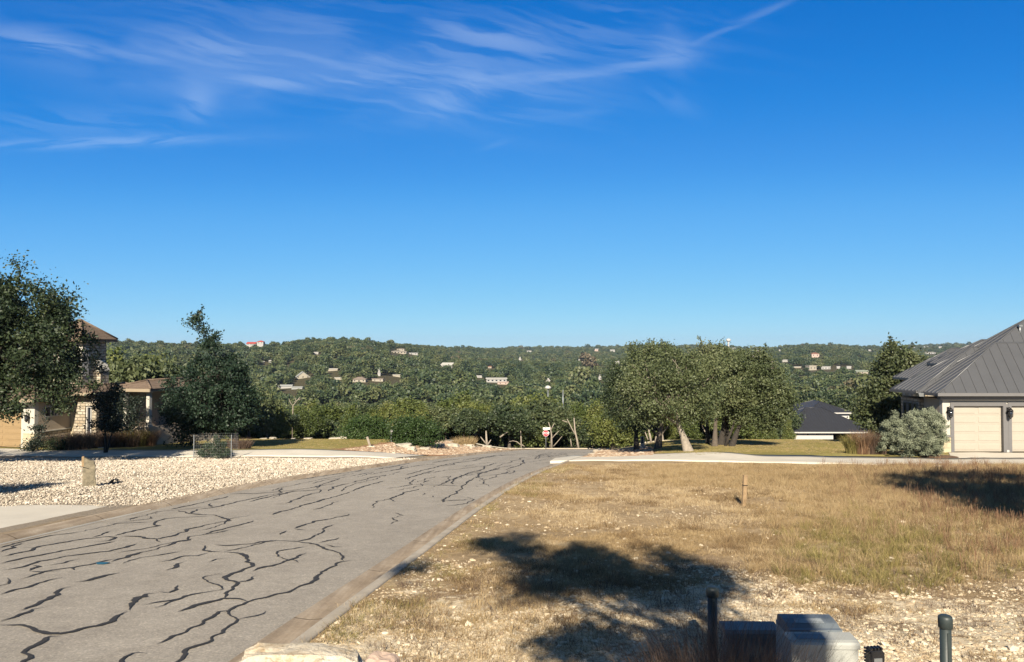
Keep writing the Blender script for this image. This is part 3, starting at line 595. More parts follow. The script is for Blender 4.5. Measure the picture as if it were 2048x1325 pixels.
# ------------------------------------------------------------------ roofs
def roof_plane(mb, seams, poly, zf, thick, seam_dir, pitch_s, z_out=None, seam_h=.035, seam_w=.022):
    """flat roof face over a plan polygon with upstanding seams; zf(x,y) gives its height"""
    n = len(poly); top = [(x, y, zf(x, y)) for x, y in poly]; bot = [(x, y, zf(x, y)-thick) for x, y in poly]
    mb.add(top+bot, [tuple(range(n)), tuple(range(n, 2*n))[::-1]]+[(i, (i+1) % n, n+(i+1) % n, n+i) for i in range(n)])
    # clip parallel seam lines to the (convex) polygon
    dx, dy = seam_dir; nx_, ny_ = -dy, dx; pr = [x*nx_+y*ny_ for x, y in poly]; k = math.ceil(min(pr)/pitch_s)
    while k*pitch_s < max(pr):
        c = k*pitch_s; hit = []
        for i in range(n):
            a, b = poly[i], poly[(i+1) % n]; pa = a[0]*nx_+a[1]*ny_-c; pb = b[0]*nx_+b[1]*ny_-c
            if (pa < 0) != (pb < 0): t = pa/(pa-pb); hit.append((a[0]+(b[0]-a[0])*t, a[1]+(b[1]-a[1])*t))
        if len(hit) >= 2 and seams is not None:
            (x0, y0), (x1, y1) = hit[:2]; w = seam_w; P = []
            for (x, y) in ((x0, y0), (x1, y1)):
                z = zf(x, y); P += [(x-nx_*w, y-ny_*w, z-.004), (x+nx_*w, y+ny_*w, z-.004), (x+nx_*w, y+ny_*w, z+seam_h), (x-nx_*w, y-ny_*w, z+seam_h)]
            seams.add(P, [(0, 1, 5, 4), (1, 2, 6, 5), (2, 3, 7, 6), (3, 0, 4, 7), (0, 3, 2, 1), (4, 5, 6, 7)])
        k += 1
def hip_roof(x0, x1, y0, y1, ze, s, mb, seams, caps, thick=.12, pitch_s=.5, planes='FLRB', capr=.05):
    h = min(x1-x0, y1-y0)/2
    if x1-x0 >= y1-y0: r0 = (x0+h, (y0+y1)/2); r1 = (x1-h, (y0+y1)/2)
    else: r0 = ((x0+x1)/2, y0+h); r1 = ((x0+x1)/2, y1-h)
    if x1-x0 >= y1-y0: P = {'F': [(x0, y0), (x1, y0), r1, r0], 'B': [(x1, y1), (x0, y1), r0, r1], 'L': [(x0, y1), (x0, y0), r0], 'R': [(x1, y0), (x1, y1), r1]}
    else: P = {'F': [(x0, y0), (x1, y0), r0], 'B': [(x1, y1), (x0, y1), r1], 'L': [(x0, y1), (x0, y0), r0, r1], 'R': [(x1, y0), (x1, y1), r1, r0]}
    zf = {'F': lambda x, y: ze+s*(y-y0), 'B': lambda x, y: ze+s*(y1-y), 'L': lambda x, y: ze+s*(x-x0), 'R': lambda x, y: ze+s*(x1-x)}
    for k in planes:
        pp = [q for i, q in enumerate(P[k]) if q != P[k][i-1]]
        roof_plane(mb, seams, pp, zf[k], thick, (0, 1) if k in 'FB' else (1, 0), pitch_s)
    zr = ze+s*h
    if caps is not None:
        for a, b in (((x0, y0, ze), (*r0, zr)), ((x1, y0, ze), (*(r1 if x1-x0 >= y1-y0 else r0), zr)), ((x0, y1, ze), (*(r0 if x1-x0 >= y1-y0 else r1), zr)), ((x1, y1, ze), (*r1, zr)), ((*r0, zr), (*r1, zr))):
            if a != b: caps.tube([(a[0], a[1], a[2]+.01), (b[0], b[1], b[2]+.01)], capr, 6)
    return r0, r1, zr

# ------------------------------------------------------------------ right house: cream garage doors, grey standing seam roof
def coach_lamp(parent, x, y, z, s=1., name='wall_lantern'):
    b = MB(); b.box(x-.05*s, x+.05*s, y-.035, y, z-.12*s, z+.16*s); b.tube([(x, y-.03, z+.10*s), (x, y-.14*s, z+.18*s), (x, y-.2*s, z+.13*s)], .014*s, 6)
    b.lathe([(.02*s, z+.15*s), (.10*s, z+.06*s), (.12*s, z+.02*s)], 8, (x, y-.2*s)); b.lathe([(.085*s, z-.23*s), (.05*s, z-.29*s), (.015*s, z-.33*s)][::-1], 8, (x, y-.2*s))
    for k in range(4): a = k*math.pi/2+.785; b.tube([(x+.085*s*math.cos(a), y-.2*s+.085*s*math.sin(a), z-.24*s), (x+.10*s*math.cos(a), y-.2*s+.10*s*math.sin(a), z+.03*s)], .012*s, 5)
    o = b.build(name, 'cast_iron', parent); g = MB(); g.lathe([(.07*s, z-.23*s), (.085*s, z+.02*s)], 8, (x, y-.2*s)); g.build('lamp_glass', 'glass', o); return o
def garage_door(parent, x0, x1, y, z0, z1, mat, rows=5, cols=2):
    b = MB(); b.box(x0, x1, y, y+.05, z0, z1); d = b.build('garage_door', mat, parent); p = MB(); rh = (z1-z0)/rows; cw = (x1-x0)/cols
    for r in range(rows):
        p.box(x0+.003, x1-.003, y-.012, y-.001, z0+r*rh+.012, z0+(r+1)*rh-.012)
        for c in range(cols):
            a, bb = x0+c*cw+.10, x0+(c+1)*cw-.10; lo, hi = z0+r*rh+.10, z0+(r+1)*rh-.10
            p.box(a, bb, y-.032, y-.013, lo, hi, .012)
    p.build('door_panel', mat, d); return d
def window(parent, x0, x1, y, z0, z1, fr='white_paint', n=1, side=None, t=.05):
    """frame with glass; y is the outer wall face (or x when side='x')"""
    f = MB(); g = MB(); w = (x1-x0)/n
    def bx(m, a, b, c, d, e, h):
        if side == 'x': m.box(c, d, a, b, e, h)
        else: m.box(a, b, c, d, e, h)
    sg = 1 if side == 'x' else -1; o0, o1 = sorted((y, y+sg*.05)); g0, g1 = sorted((y-sg*.0, y+sg*.012))
    for i in range(n):
        a, b = x0+i*w, x0+(i+1)*w
        bx(f, a, a+t, o0, o1, z0, z1); bx(f, b-t, b, o0, o1, z0, z1); bx(f, a+t, b-t, o0, o1, z1-t, z1); bx(f, a+t, b-t, o0, o1, z0, z0+t)
        bx(g, a+t, b-t, g0, g1, z0+t, z1-t)
    o = f.build('window', fr, parent); g.build('glass', 'glass', o); return o
def right_house():
    H = empty('house', (0, 0, 0), 0, 'grey metal roofed house with cream garage doors at the right edge', 'house'); G = hz1(27, 44)
    X0, Y0 = 25.55, 44.0; zs = -2.62; ztop = G+3.15; d0 = G+.02
    # front garage wall, built round its openings
    dx = [(26.2, 29.12), (29.62, 32.54), (33.1, 36.0)]; dz = d0+2.72
    w = MB(); e = X0
    for a, b in dx: w.box(e, a-.12 if e == X0 else a-.12, Y0, Y0+.3, G+.9, ztop); e = b+.12
    w.box(e, 48, Y0, Y0+.3, G+.9, ztop)
    for a, b in dx: w.box(a-.12, b+.12, Y0+.004, Y0+.3, dz+.12, ztop)
    w.build('front_wall', 'stucco_white', H); w = MB(); w.box(47.7, 48, Y0+.3, 48.0, G-1, ztop); w.build('right_wall', 'stucco_white', H)
    q = MB(); q.box(X0-.03, dx[0][0]-.12, Y0-.05, Y0+.3, G-.3, G+.9); q.build('stone_base', 'quoin', H)
    q = MB(); q.box(X0-.05, dx[0][0]-.12, Y0-.09, Y0+.29, G+.9, G+1.02); q.build('base_cap', 'grey_trim', H)
    fr = MB()
    for i, (a, b) in enumerate(dx):
        fr.box(a-.20, a, Y0-.06, Y0+.12, d0-.1, dz+.12); fr.box(b, b+.20, Y0-.06, Y0+.12, d0-.1, dz+.12); fr.box(a, b, Y0-.06, Y0+.12, dz, dz+.12)
        fr.box(a-.20, b+.20, Y0-.055, Y0+.1, dz+.125, dz+.24)
        garage_door(H, a+.01, b-.01, Y0+.16, d0, dz, 'cream_door')
    for a, b in ((29.32, 29.42),): fr.box(a, b, Y0-.05, Y0+.1, d0+.12, dz+.12)
    fr.build('door_surround', 'grey_trim', H)
    pf = MB(); pf.box(29.30, 29.44, Y0-.07, Y0+.1, d0-.1, d0+.12); pf.build('post_foot', 'white_paint', H)
    fr = MB(); fr.box(X0-.3, 48, Y0-.35, Y0+.02, ztop-.02, ztop+.26); fr.build('frieze', 'grey_trim', H)
    b = MB(); b.box(X0+.0, 48, Y0-.025, Y0-.002, ztop-.12, ztop-.02); b.build('white_band', 'white_paint', H)
    coach_lamp(H, 25.87, Y0, d0+2.45, 1.35); coach_lamp(H, 29.37, Y0-.05, d0+2.42, 1.35)
    sm = MB(); sm.lathe([(.0, ztop-.05), (.07, ztop-.03), (.08, ztop+.03)], 10, (X0-.15, Y0-.2)); sm.build('eave_light', 'white_paint', H)
    # left side wall in the shade of the eave, with a dark door and a triple window
    s = MB(); s.box(X0, X0+.3, Y0+.3, 46.0, G-.5, ztop); s.build('side_wall', 'stucco', H)
    s = MB(); s.box(X0-.25, X0+.3, 46.0, 48.0, G-1, ztop-.1); s.box(X0-.25, 48, 48.0, 48.2, G-1, ztop-.1); s.build('stone_side_wall', 'ashlar', H)
    dd = MB(); dd.box(X0-.03, X0-.002, 44.75, 45.65, G+.1, G+2.5); sd = dd.build('side_door', 'dark', H); hd = MB(); hd.box(X0-.07, X0-.03, 44.85, 44.9, G+1.1, G+1.3); hd.build('handle', 'galv', sd)
    for k in range(3):
        f = MB(); y0 = 46.2+k*.6; xx = X0-.25
        for (a, b, c, d_) in ((y0, y0+.06, G+1.4, G+2.75), (y0+.42, y0+.48, G+1.4, G+2.75), (y0+.06, y0+.42, G+1.4, G+1.46), (y0+.06, y0+.42, G+2.69, G+2.75)): f.box(xx-.05, xx-.001, a, b, c, d_)
        wo = f.build('window', 'grey_trim', H); g = MB(); g.box(xx-.02, xx-.003, y0+.06, y0+.42, G+1.46, G+2.69); g.build('glass', 'glass', wo)
    # steep fronted hip roofs that step back one behind the other
    ze = -2.55; x0, y0 = 25.0, 43.4; rf = MB(); se = MB(); cp = MB()
    def block(bx, fy, by, xe, z, a, rise, ps=.62, ymid=None, back=True):
        ym = ymid or (fy+by)/2; sf = rise/(ym-fy); sl = rise/a; kw = dict(seam_h=.055, seam_w=.028)
        roof_plane(rf, se, [(bx, fy), (xe, fy), (xe-a, ym), (bx+a, ym)], lambda x, y: z+sf*(y-fy), .14, (0, 1), ps, **kw)
        roof_plane(rf, se, [(bx, by), (bx, fy), (bx+a, ym)], lambda x, y: z+sl*(x-bx), .14, (1, 0), .42, **kw)
        if back: roof_plane(rf, None, [(xe, by), (bx, by), (bx+a, ym), (xe-a, ym)], lambda x, y: z+rise*(by-y)/(by-ym), .14, (0, 1), ps)
        if back: roof_plane(rf, se, [(xe, fy), (xe, by), (xe-a, ym)], lambda x, y: z+sl*(xe-x), .14, (1, 0), .42, **kw)
        cp.tube([(bx, fy, z+.01), (bx+a, ym, z+rise+.01), (xe-a, ym, z+rise+.01)], .045, 6); cp.tube([(bx, by, z+.01), (bx+a, ym, z+rise+.01)], .045, 6)
    block(x0, y0, 47.4, 48.6, ze, 4.65, 2.98)
    block(25.3, 43.95, 48.9, 48.6, ze, 6.9, 4.42)
    bx_, by_ = 24.7, 45.1; block(bx_, by_, 48.3, 34, ze+.02, 4.3, 2.7)
    for (q0, q1, q2, zz, aa, rr_) in ((29.2, 53.0, 56.8, -2.1, 3.4, 2.2), (30.6, 50.6, 54.6, -1.0, 2.8, 1.7)):
        block(q0, q1, q2, 40, zz, aa, rr_); ww = MB(); ww.box(q0+.5, 40, q1+.5, q1+.8, G-1.5, zz+.02); ww.box(q0+.5, q0+.8, q1+.8, q2-.4, G-1.5, zz+.02); ww.build('rear_wall', 'ashlar', H)
    zb = ze
    ro = rf.build('roof', 'roof_metal', H); se.build('standing_seams', 'roof_metal', ro); cp.build('hip_cap', 'roof_metal', ro)
    g = MB(); g.box(x0-.12, 48.6, y0-.13, y0, ze-.16, ze+.02); g.box(x0-.10, x0, y0+.004, 45.3, ze-.16, ze+.0); g.box(bx_-.1, bx_, by_, 48.3, zb-.16, zb); g.build('gutter', 'grey_trim', H)
    g = MB(); g.prism([(-.16, -.22), (.16, -.22), (.22, 0), (-.22, 0)], by_-.3, by_+.15); o = g.build('rain_head', 'galv', H, (bx_+.1, 0, zb-.06))
    sf = MB(); sf.box(x0, 48.6, y0+.01, Y0+.2, ze-.19, ze-.165); sf.box(x0+.01, X0+.3, y0+.8, 48.1, ze-.19, ze-.165); sf.build('soffit', 'grey_trim', H)
    v = MB(); zv = ze+3.75; v.tube([(31.6, 46.0, zv-.3), (31.6, 46.0, zv+.28)], .06, 8); v.box(31.5, 31.72, 45.9, 46.1, zv+.24, zv+.34); v.build('roof_vent', 'galv', ro)
    return H
right_house()

# ------------------------------------------------------------------ left house: limestone and stucco with brown tiled roofs
def left_house():
    P0 = gnd(68, 896.5); th = R(-13); G = 0.
    H = empty('house', P0, th, 'limestone and stucco house with a square tower and brown tiled roofs behind the large oak', 'house')
    zt = 3.2; dx0, dx1, dh = -5.6, -1.05, 2.45
    w = MB(); w.box(dx1, 0, 0, .3, -.5, zt); w.box(-12, dx0, 0, .3, -.5, zt); w.box(dx0, dx1, .002, .3, dh, zt); w.build('garage_wall', 'stucco_white', H)
    q = MB(); q.box(-.85, .03, -.05, .35, -.5, .95); q.build('corner_base', 'quoin', H)
    garage_door(H, dx0+.01, dx1-.01, .14, .0, dh, 'tan_door', 6, 3); coach_lamp(H, -.42, 0, 2.05, 1.1)
    s = MB(); s.box(-.3, 0, .3, 3.2, 1.05, zt); s.build('side_wall', 'stucco', H)
    s = MB(); s.box(-.3, .04, .36, 3.0, -.6, .98); s.build('stone_wainscot', 'ashlar', H); s = MB(); s.box(-.3, .09, .36, 3.0, .98, 1.05); s.build('wall_sill', 'stucco_white', H)
    window(H, .75, 2.25, .001, 1.95, 2.65, 'white_paint', 3, 'x')
    # entrance block
    q = MB(); q.box(-.5, .22, 2.95, 3.5, -.8, 3.3); q.build('entry_quoin', 'quoin', H)
    e = MB(); e.box(.22, 1.15, 3.0, 3.5, -.8, 3.5); e.box(1.95, 2.2, 3.0, 3.5, -.8, 3.5); e.box(1.15, 1.95, 3.004, 3.5, 2.55, 3.5); e.box(1.15, 1.95, 3.004, 3.5, -.8, .25); e.build('entry_wall', 'ashlar', H)
    f = MB(); f.box(1.15, 1.24, 3.1, 3.2, .25, 2.55); f.box(1.86, 1.95, 3.1, 3.2, .25, 2.55); f.box(1.5, 1.57, 3.1, 3.2, .25, 2.55); f.box(1.24, 1.86, 3.1, 3.2, 2.45, 2.55)
    fo = f.build('window', 'white_paint', H); g = MB(); g.box(1.2, 1.9, 3.21, 3.24, .25, 2.5); g.build('glass', 'glass', fo)
    pr = MB(); pr.box(1.97, 2.32, 2.7, 2.99, -.8, 3.3, .02); pr.build('stone_pier', 'ashlar', H)
    # tower
    tx0, tx1, ty0, ty1 = -2.1, .35, 3.55, 5.75; te = 7.35
    t = MB(); t.box(tx0, tx1, ty0, ty1, 3.3, te-.35); t.build('tower_wall', 'ashlar', H)
    t = MB(); t.box(tx1-.55, tx1+.06, ty0-.08, ty0+.5, 4.6, te-.9); t.build('tower_pilaster', 'stucco_white', H)
    t = MB(); t.box(tx1+.0, tx1+.34, ty1-.9, ty1-.1, 3.6, 4.9); t.build('tower_buttress', 'ashlar', H); t = MB(); t.prism([(tx1+.0, 4.9), (tx1+.40, 4.9), (tx1+.36, 5.05), (tx1+.0, 5.7)], ty1-.96, ty1-.06); t.build('buttress_cap', 'stucco_white', H)
    t = MB(); t.box(tx1-.62, tx1+.12, ty0-.14, ty0+.5, te-.9, te-.7); t.box(tx0-.15, tx1+.15, ty0-.15, ty1+.15, te-.35, te-.18); t.build('tower_cornice', 'stucco_white', H)
    window(H, -1.6, -.8, ty0-.003, 4.9, 6.0, 'white_paint', 1)
    def tiled(name, *a, **k):
        r = MB(); c = MB(); hip_roof(*a, r, None, c, thick=.16, capr=.09, **k); o = r.build(name, 'tiles', H); c.build('ridge_tiles', 'tiles', o); return o
    tiled('tower_roof', tx0-.6, tx1+.5, ty0-.6, ty1+.55, te-.12, .82)
    fs = MB(); fs.box(tx0-.59, tx1+.49, ty0-.59, ty0-.45, te-.32, te-.12); fs.box(tx1+.35, tx1+.49, ty0-.45, ty1+.54, te-.32, te-.12); fs.box(tx0-.59, tx0-.45, ty0-.45, ty1+.54, te-.32, te-.12); fs.box(tx0-.45, tx1+.35, ty0-.45, ty1+.5, te-.20, te-.16); fs.build('tower_fascia', 'trim', H)
    tiled('garage_roof', -13, .6, -.7, 9, zt+.05, .36)
    fs = MB(); fs.box(-12.99, .59, -.78, -.6, zt-.17, zt+.04); fs.box(.45, .59, -.6, 3.0, zt-.17, zt+.04); fs.box(-12.9, .45, -.6, 3.0, zt-.02, zt+.02); fs.build('eave_fascia', 'trim', H)
    tiled('entry_roof', -.3, 2.4, 2.2, 8.2, 3.55, .30)
    fs = MB(); fs.box(-.29, 2.39, 2.12, 2.3, 3.34, 3.54); fs.box(2.25, 2.39, 2.3, 8, 3.34, 3.54); fs.box(-.2, 2.25, 2.3, 3.0, 3.48, 3.52); fs.build('entry_fascia', 'trim', H)
    # porch
    px1 = 4.75; tiled('porch_roof', 1.9, px1+.5, 4.4, 13.5, 3.72, .30)
    fs = MB(); fs.box(1.91, px1+.49, 4.32, 4.5, 3.50, 3.71); fs.box(px1+.35, px1+.49, 4.5, 13.4, 3.50, 3.71); fs.box(2.0, px1+.35, 4.5, 13.3, 3.63, 3.67); fs.build('porch_fascia', 'trim', H)
    for (cx_, cy_) in ((px1-.1, 5.0), (px1-.1, 9.0), (2.75, 5.0)):
        c = MB(); c.box(cx_-.13, cx_+.13, cy_-.13, cy_+.13, 1.15, 3.50); c.box(cx_-.19, cx_+.19, cy_-.19, cy_+.19, .98, 1.15); c.box(cx_-.18, cx_+.18, cy_-.18, cy_+.18, 3.38, 3.50); c.build('porch_column', 'stucco_white', H)
    c = MB(); c.box(2.3, px1+.15, 4.75, 5.2, -.8, .98); c.box(px1-.25, px1+.15, 5.2, 12.9, -.8, .98); c.box(1.5, px1-.25, 5.2, 12.9, -.8, .6); c.build('porch_base', 'stucco', H)
    b = MB(); b.box(1.75, 1.95, 6.6, 13, -.8, 3.62); b.box(-2, 1.75, 6.5, 13, -.8, 3.62); b.box(1.95, px1+.1, 12.9, 13.2, -.8, 3.62); b.build('porch_back_wall', 'trim', H)

    return H
left_house()

# ------------------------------------------------------------------ dark roofed house below the lawn on the right
def valley_house():
    Y = 150.; a = at(1568, 866, Y); zw = a[2]; x0 = a[0]; x1 = at(1748, 866, Y)[0]; g = zw-3.1
    H = empty('house', (x0, Y, g), 0, 'white walled house with a dark hipped metal roof beyond the lawn', 'house'); W = x1-x0; h = 3.1
    px = Y/F
    c0, c1 = (1666-1568)*px, (1717-1568)*px
    for w_ in ((0, c0, 0, .3), (c1, W+3, 0, .3), (0, .3, .3, 14), (0, W+3, 14, 14.3)): w = MB(); w.box(*w_, -1, h); w.build('wall', 'white_paint', H)
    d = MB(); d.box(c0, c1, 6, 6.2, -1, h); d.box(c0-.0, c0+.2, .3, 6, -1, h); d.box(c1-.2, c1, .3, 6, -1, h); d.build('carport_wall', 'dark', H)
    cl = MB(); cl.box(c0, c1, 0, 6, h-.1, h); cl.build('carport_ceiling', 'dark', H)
    for (p0, p1, z0, z1) in ((1613, 1617, 868, 871), (1632, 1641, 866.5, 869), (1652, 1655, 866.5, 869), (1661, 1663, 866, 871), (1724, 1733, 867.5, 869)):
        za, zb = at(1600, z1, Y)[2]-g, at(1600, z0, Y)[2]-g; f = MB(); f.box((p0-1568)*px, (p1-1568)*px, -.04, -.001, za, zb); f.build('window', 'glass', H)
    r = MB(); se = MB(); cp = MB(); hip_roof(-.8, 18.5, -.8, 15, h+.25, .54, r, se, cp, pitch_s=.6, capr=.08)
    hip_roof(7.0, 17.2, 6.5, 20, 6.6, .40, r, se, cp, pitch_s=.6, capr=.08)
    ro = r.build('roof', 'roof_dark', H); se.build('standing_seams', 'roof_dark', ro); cp.build('hip_cap', 'roof_dark', ro)
    f = MB(); f.box(-.85, 18.55, -.9, -.78, h, h+.25); f.box(-.8, 18.5, -.78, 15, h+.0, h+.10); f.box(7.0-.06, 17.26, 6.38, 6.5, 6.38, 6.62); f.build('fascia', 'white_paint', H)
    cs = MB(); cs.box(8.2, 16.5, 7.2, 7.4, 5.0, 6.4); cs.build('clerestory_wall', 'white_paint', H)
    def car(label, x, y, mat, ln=2.4):
        C_ = empty('parked_car', (x0+x, Y+y, g+.0), 0, label, 'car'); b = MB()
        b.prism([(-1.3, .35), (1.3, .35), (1.35, .8), (.95, 1.05), (.55, 1.5), (-.75, 1.5), (-1.1, 1.05), (-1.35, .9)], -.85, .85); b.build('body', mat, C_)
        gg = MB(); gg.box(-.68, .5, -.87, -.852, 1.08, 1.42); gg.build('side_window', 'glass', C_)
        for xx in (-.85, .85):
            t = MB(); t.tube([(xx, -.88, .34), (xx, -.70, .34)], .34, 14); t.build('wheel', 'cast_iron', C_)
    M['red_paint'] = plain('red_car_paint', (.35, .03, .03), .3, .1, 2, .0); M['car_white'] = plain('white_car_paint', (.8, .8, .8), .3, .05, 2, .0)
    car('dark red car under the carport of the white walled house', (1676-1568)*px, 3.2, 'red_paint'); car('white car under the carport of the white walled house', (1699-1568)*px, 3., 'car_white')
    return H
valley_house()

# ------------------------------------------------------------------ far buildings on the hillsides
def mk(name, c): M[name] = plain(name, c, .85, .1, .3, 0)
for n_, c_ in (('far_cream', (.40, .36, .29)), ('far_white', (.42, .41, .39)), ('far_grey_roof', (.33, .34, .33)), ('far_brown_roof', (.24, .19, .15)), ('far_red_roof', (.42, .06, .045)), ('far_pink', (.52, .40, .34)), ('far_pale_roof', (.50, .49, .45)), ('far_green_roof', (.25, .28, .22)), ('far_brick', (.26, .12, .08))): mk(n_, c_)
FAR = []
def far_house(px, py, w, hpx, wall, roof, label, kind='gable', rz=0, dep=.7, win=3, rise=.28, cat='house', group=None):
    p = gnd(px, py, 250); yr_ = float(np.interp(px, _rx, _rd))
    if p[1] > yr_*.97 or p[1] < 300: p = at(px, py, yr_*.97)
    Y = p[1]; s = Y/F; W = w*s; h = max(hpx*s, 1.6); Dp = W*dep; FAR.append((px, py, w, hpx, Y, p[0]))
    H = empty('hillside_house', (p[0], Y, p[2]), rz, label, cat, group); a = W/2
    b = MB()
    if kind == 'gend': b.prism([(-a, -9), (a, -9), (a, h*.35), (0, h+W*rise), (-a, h*.35)], 0, Dp)
    else: b.box(-a, a, 0, Dp, -9, h)
    b.build('wall', wall, H); r = MB(); o = W*.04
    if kind == 'hip': hip_roof(-a-o, a+o, -o, Dp+o, h, rise*1.6, r, None, None, thick=.2)
    elif kind == 'flat': r.box(-a-o, a+o, -o, Dp+o, h, h+W*.03+.2)
    elif kind == 'gend':
        for sg in (-1, 1): r.prism([(sg*(a+o), h*.35-o), (0, h+W*rise+.05), (0, h+W*rise+.5), (sg*(a+o), h*.35-o+.45)], -o, Dp+o)
    else: r.prism([(-o, h-.05), (Dp/2, h+Dp/2*.5), (Dp+o, h-.05), (Dp+o, h+.3), (Dp/2, h+Dp/2*.5+.35), (-o, h+.3)], -a-o, a+o, 'x')
    r.build('roof', roof, H)
    for k in range(win):
        x = -a+W*(k+.5)/win; v = MB(); v.box(x-W*.045, x+W*.045, -.12, -.01, h*.35, h*.7); v.build('window', 'glass', H)
    return H
far_house(502, 691, 18, 3, 'far_white', 'far_red_roof', 'long red roofed white house on the ridge left of the stepped one', 'gable', 0, .7, 3)
far_house(520, 688.5, 13, 4.5, 'far_white', 'far_red_roof', 'red roofed two storey white house standing highest on the left ridge', 'hip', 0, .8, 2)
far_house(606, 757, 28, 5, 'far_cream', 'far_grey_roof', 'cream gable fronted house with a light grey roof on the left hillside', 'gend', .35, .9, 3, .26)
far_house(570, 777.5, 27, 4, 'far_white', 'far_grey_roof', 'long low grey roofed shed at the foot of the left hill', 'gable', 0, .4, 0)
far_house(594, 779, 22, 3, 'far_grey_roof', 'far_grey_roof', 'flat grey shed roof right beside the long low shed', 'flat', 0, .4, 0)
far_house(718, 765, 26, 6, 'far_cream', 'far_brown_roof', 'cream house with a brown hipped roof between pale lots', 'hip', 0, .7, 3)
far_house(755, 763, 22, 4.5, 'far_cream', 'far_brown_roof', 'low cream house with a flat brown roof below the tall white wall', 'flat', 0, .5, 2)
far_house(758, 752, 5.5, 12, 'far_white', 'far_pale_roof', 'tall narrow white building among the trees of the left hill', 'gend', 0, .9, 1)
far_house(793, 754, 15, 2.5, 'far_cream', 'far_pale_roof', 'small pale roof half hidden right of the tall white building', 'flat', 0, .5, 0)
far_house(797, 707.5, 31, 4, 'far_cream', 'far_cream', 'wide cream mansion with a raised middle high on the left hill', 'hip', 0, .5, 5, .12)
far_house(801, 702, 15, 3.5, 'far_cream', 'far_cream', 'raised cream upper block behind the wide mansion', 'hip', 0, .5, 2, .12)
far_house(827, 710, 17, 3.5, 'far_white', 'far_grey_roof', 'white outbuilding right of the wide cream mansion', 'flat', 0, .5, 2)
far_house(632, 709, 9, 3, 'far_white', 'far_white', 'small white building alone below the left ridge', 'gable', 0, .5, 1)
far_house(540, 727, 5, 5, 'far_white', 'far_white', 'tiny white box on the slope under the red roofs', 'gable', 0, .6, 0)
far_house(527, 727, 4, 3, 'far_white', 'far_white', 'tiniest white shed left of the white box under the red roofs', 'gable', 0, .6, 0)
far_house(664, 742, 22, 2, 'far_cream', 'far_pale_roof', 'low beige roof strip right of the gable fronted house', 'flat', 0, .3, 0)
far_house(676, 760, 14, 2.5, 'far_cream', 'far_pale_roof', 'small beige shed left of the brown hipped roof', 'flat', 0, .3, 0)
far_house(893, 735, 24, 4.5, 'far_white', 'far_pale_roof', 'pale roofed white house on the middle slope', 'gable', -.3, .7, 2)
far_house(993, 765, 40, 7, 'far_white', 'far_pale_roof', 'large white house with long dark windows in the valley', 'flat', 0, .5, 5)
far_house(1006, 769, 22, 4, 'far_pink', 'far_pink', 'pinkish lower wing in front of the large white valley house', 'flat', 0, .4, 2)
far_house(958, 756, 12, 4, 'far_white', 'far_white', 'small white shed left of the large white valley house', 'flat', 0, .5, 1)
far_house(979, 737, 8, 3, 'far_cream', 'far_brick', 'small house with a brick coloured roof above the large white valley house', 'gable', 0, .5, 1)
far_house(1096, 764, 9, 6, 'far_white', 'far_white', 'small white gabled hut right of the large white valley house', 'gend', 0, .6, 1)
far_house(1058, 705, 10, 3, 'far_white', 'far_white', 'flat white building on the middle skyline', 'flat', 0, .4, 0)
far_house(1040, 722, 5, 7, 'far_white', 'far_pale_roof', 'narrow white gable below the middle skyline', 'gend', 0, .8, 0)
far_house(1161, 722, 12, 2.5, 'far_white', 'far_white', 'thin white roof line left of the grove', 'flat', 0, .4, 0)
far_house(1193, 703, 8, 4, 'far_pink', 'far_white', 'pinkish house on the skyline left of the grove', 'gable', 0, .5, 1)
far_house(1225, 704, 9, 3, 'far_white', 'far_white', 'white house pair on the skyline close to the grove top', 'gable', 0, .5, 1)
far_house(1235, 728, 10, 4, 'far_white', 'far_white', 'white house between skyline and grove left side', 'gable', 0, .5, 1)
far_house(1200, 760, 6, 9, 'far_white', 'far_white', 'tall white gable against the left of the grove', 'gend', 0, .6, 1)
far_house(1423, 699, 8, 4, 'far_white', 'far_pale_roof', 'white house on the skyline left of the water tower', 'gable', 0, .5, 1)
far_house(1513, 716, 26, 6, 'far_cream', 'far_grey_roof', 'cream house with a wide grey roof right of the grove', 'gable', 0, .4, 4)
far_house(1517, 705, 8, 3, 'far_cream', 'far_cream', 'small cream block above the wide grey roof', 'hip', 0, .5, 0)
far_house(1534, 741, 29, 6, 'far_pink', 'far_pale_roof', 'pinkish rambling house right of the grove', 'hip', 0, .5, 4, .15)
far_house(1542, 729, 8, 6, 'far_cream', 'far_brown_roof', 'narrow cream house above the pinkish one', 'gable', 0, .5, 1)
far_house(1570, 724.5, 14, 2.5, 'far_white', 'far_white', 'white shallow gabled shed above the tree tops', 'gable', 0, .5, 0)
far_house(1631, 714, 15, 6, 'far_pink', 'far_brick', 'red brown house high on the right hill', 'hip', 0, .6, 2)
far_house(1626, 741, 17, 9, 'far_cream', 'far_cream', 'tall cream cube house on the right hillside', 'flat', .3, .7, 2)
far_house(1652, 740, 18, 6, 'far_white', 'far_white', 'low white house right of the cream cube', 'flat', 0, .4, 3)
far_house(1677, 738, 7, 4, 'far_white', 'far_white', 'small white shed second to the right of the cream cube', 'gable', 0, .4, 0)
far_house(1698, 737, 9, 3, 'far_white', 'far_white', 'small white shed farthest right of the cream cube', 'gable', 0, .4, 0)
far_house(1594, 737, 16, 2, 'far_cream', 'far_pale_roof', 'long beige roof left of the cream cube', 'flat', 0, .3, 0)
far_house(1725, 747, 24, 3, 'far_cream', 'far_green_roof', 'wide green grey roof left of the tall dark oak', 'gable', 0, .5, 1)
far_house(1861, 709, 20, 4, 'far_white', 'far_cream', 'big white house on the far hill above the garage roof', 'hip', 0, .4, 4, .1)
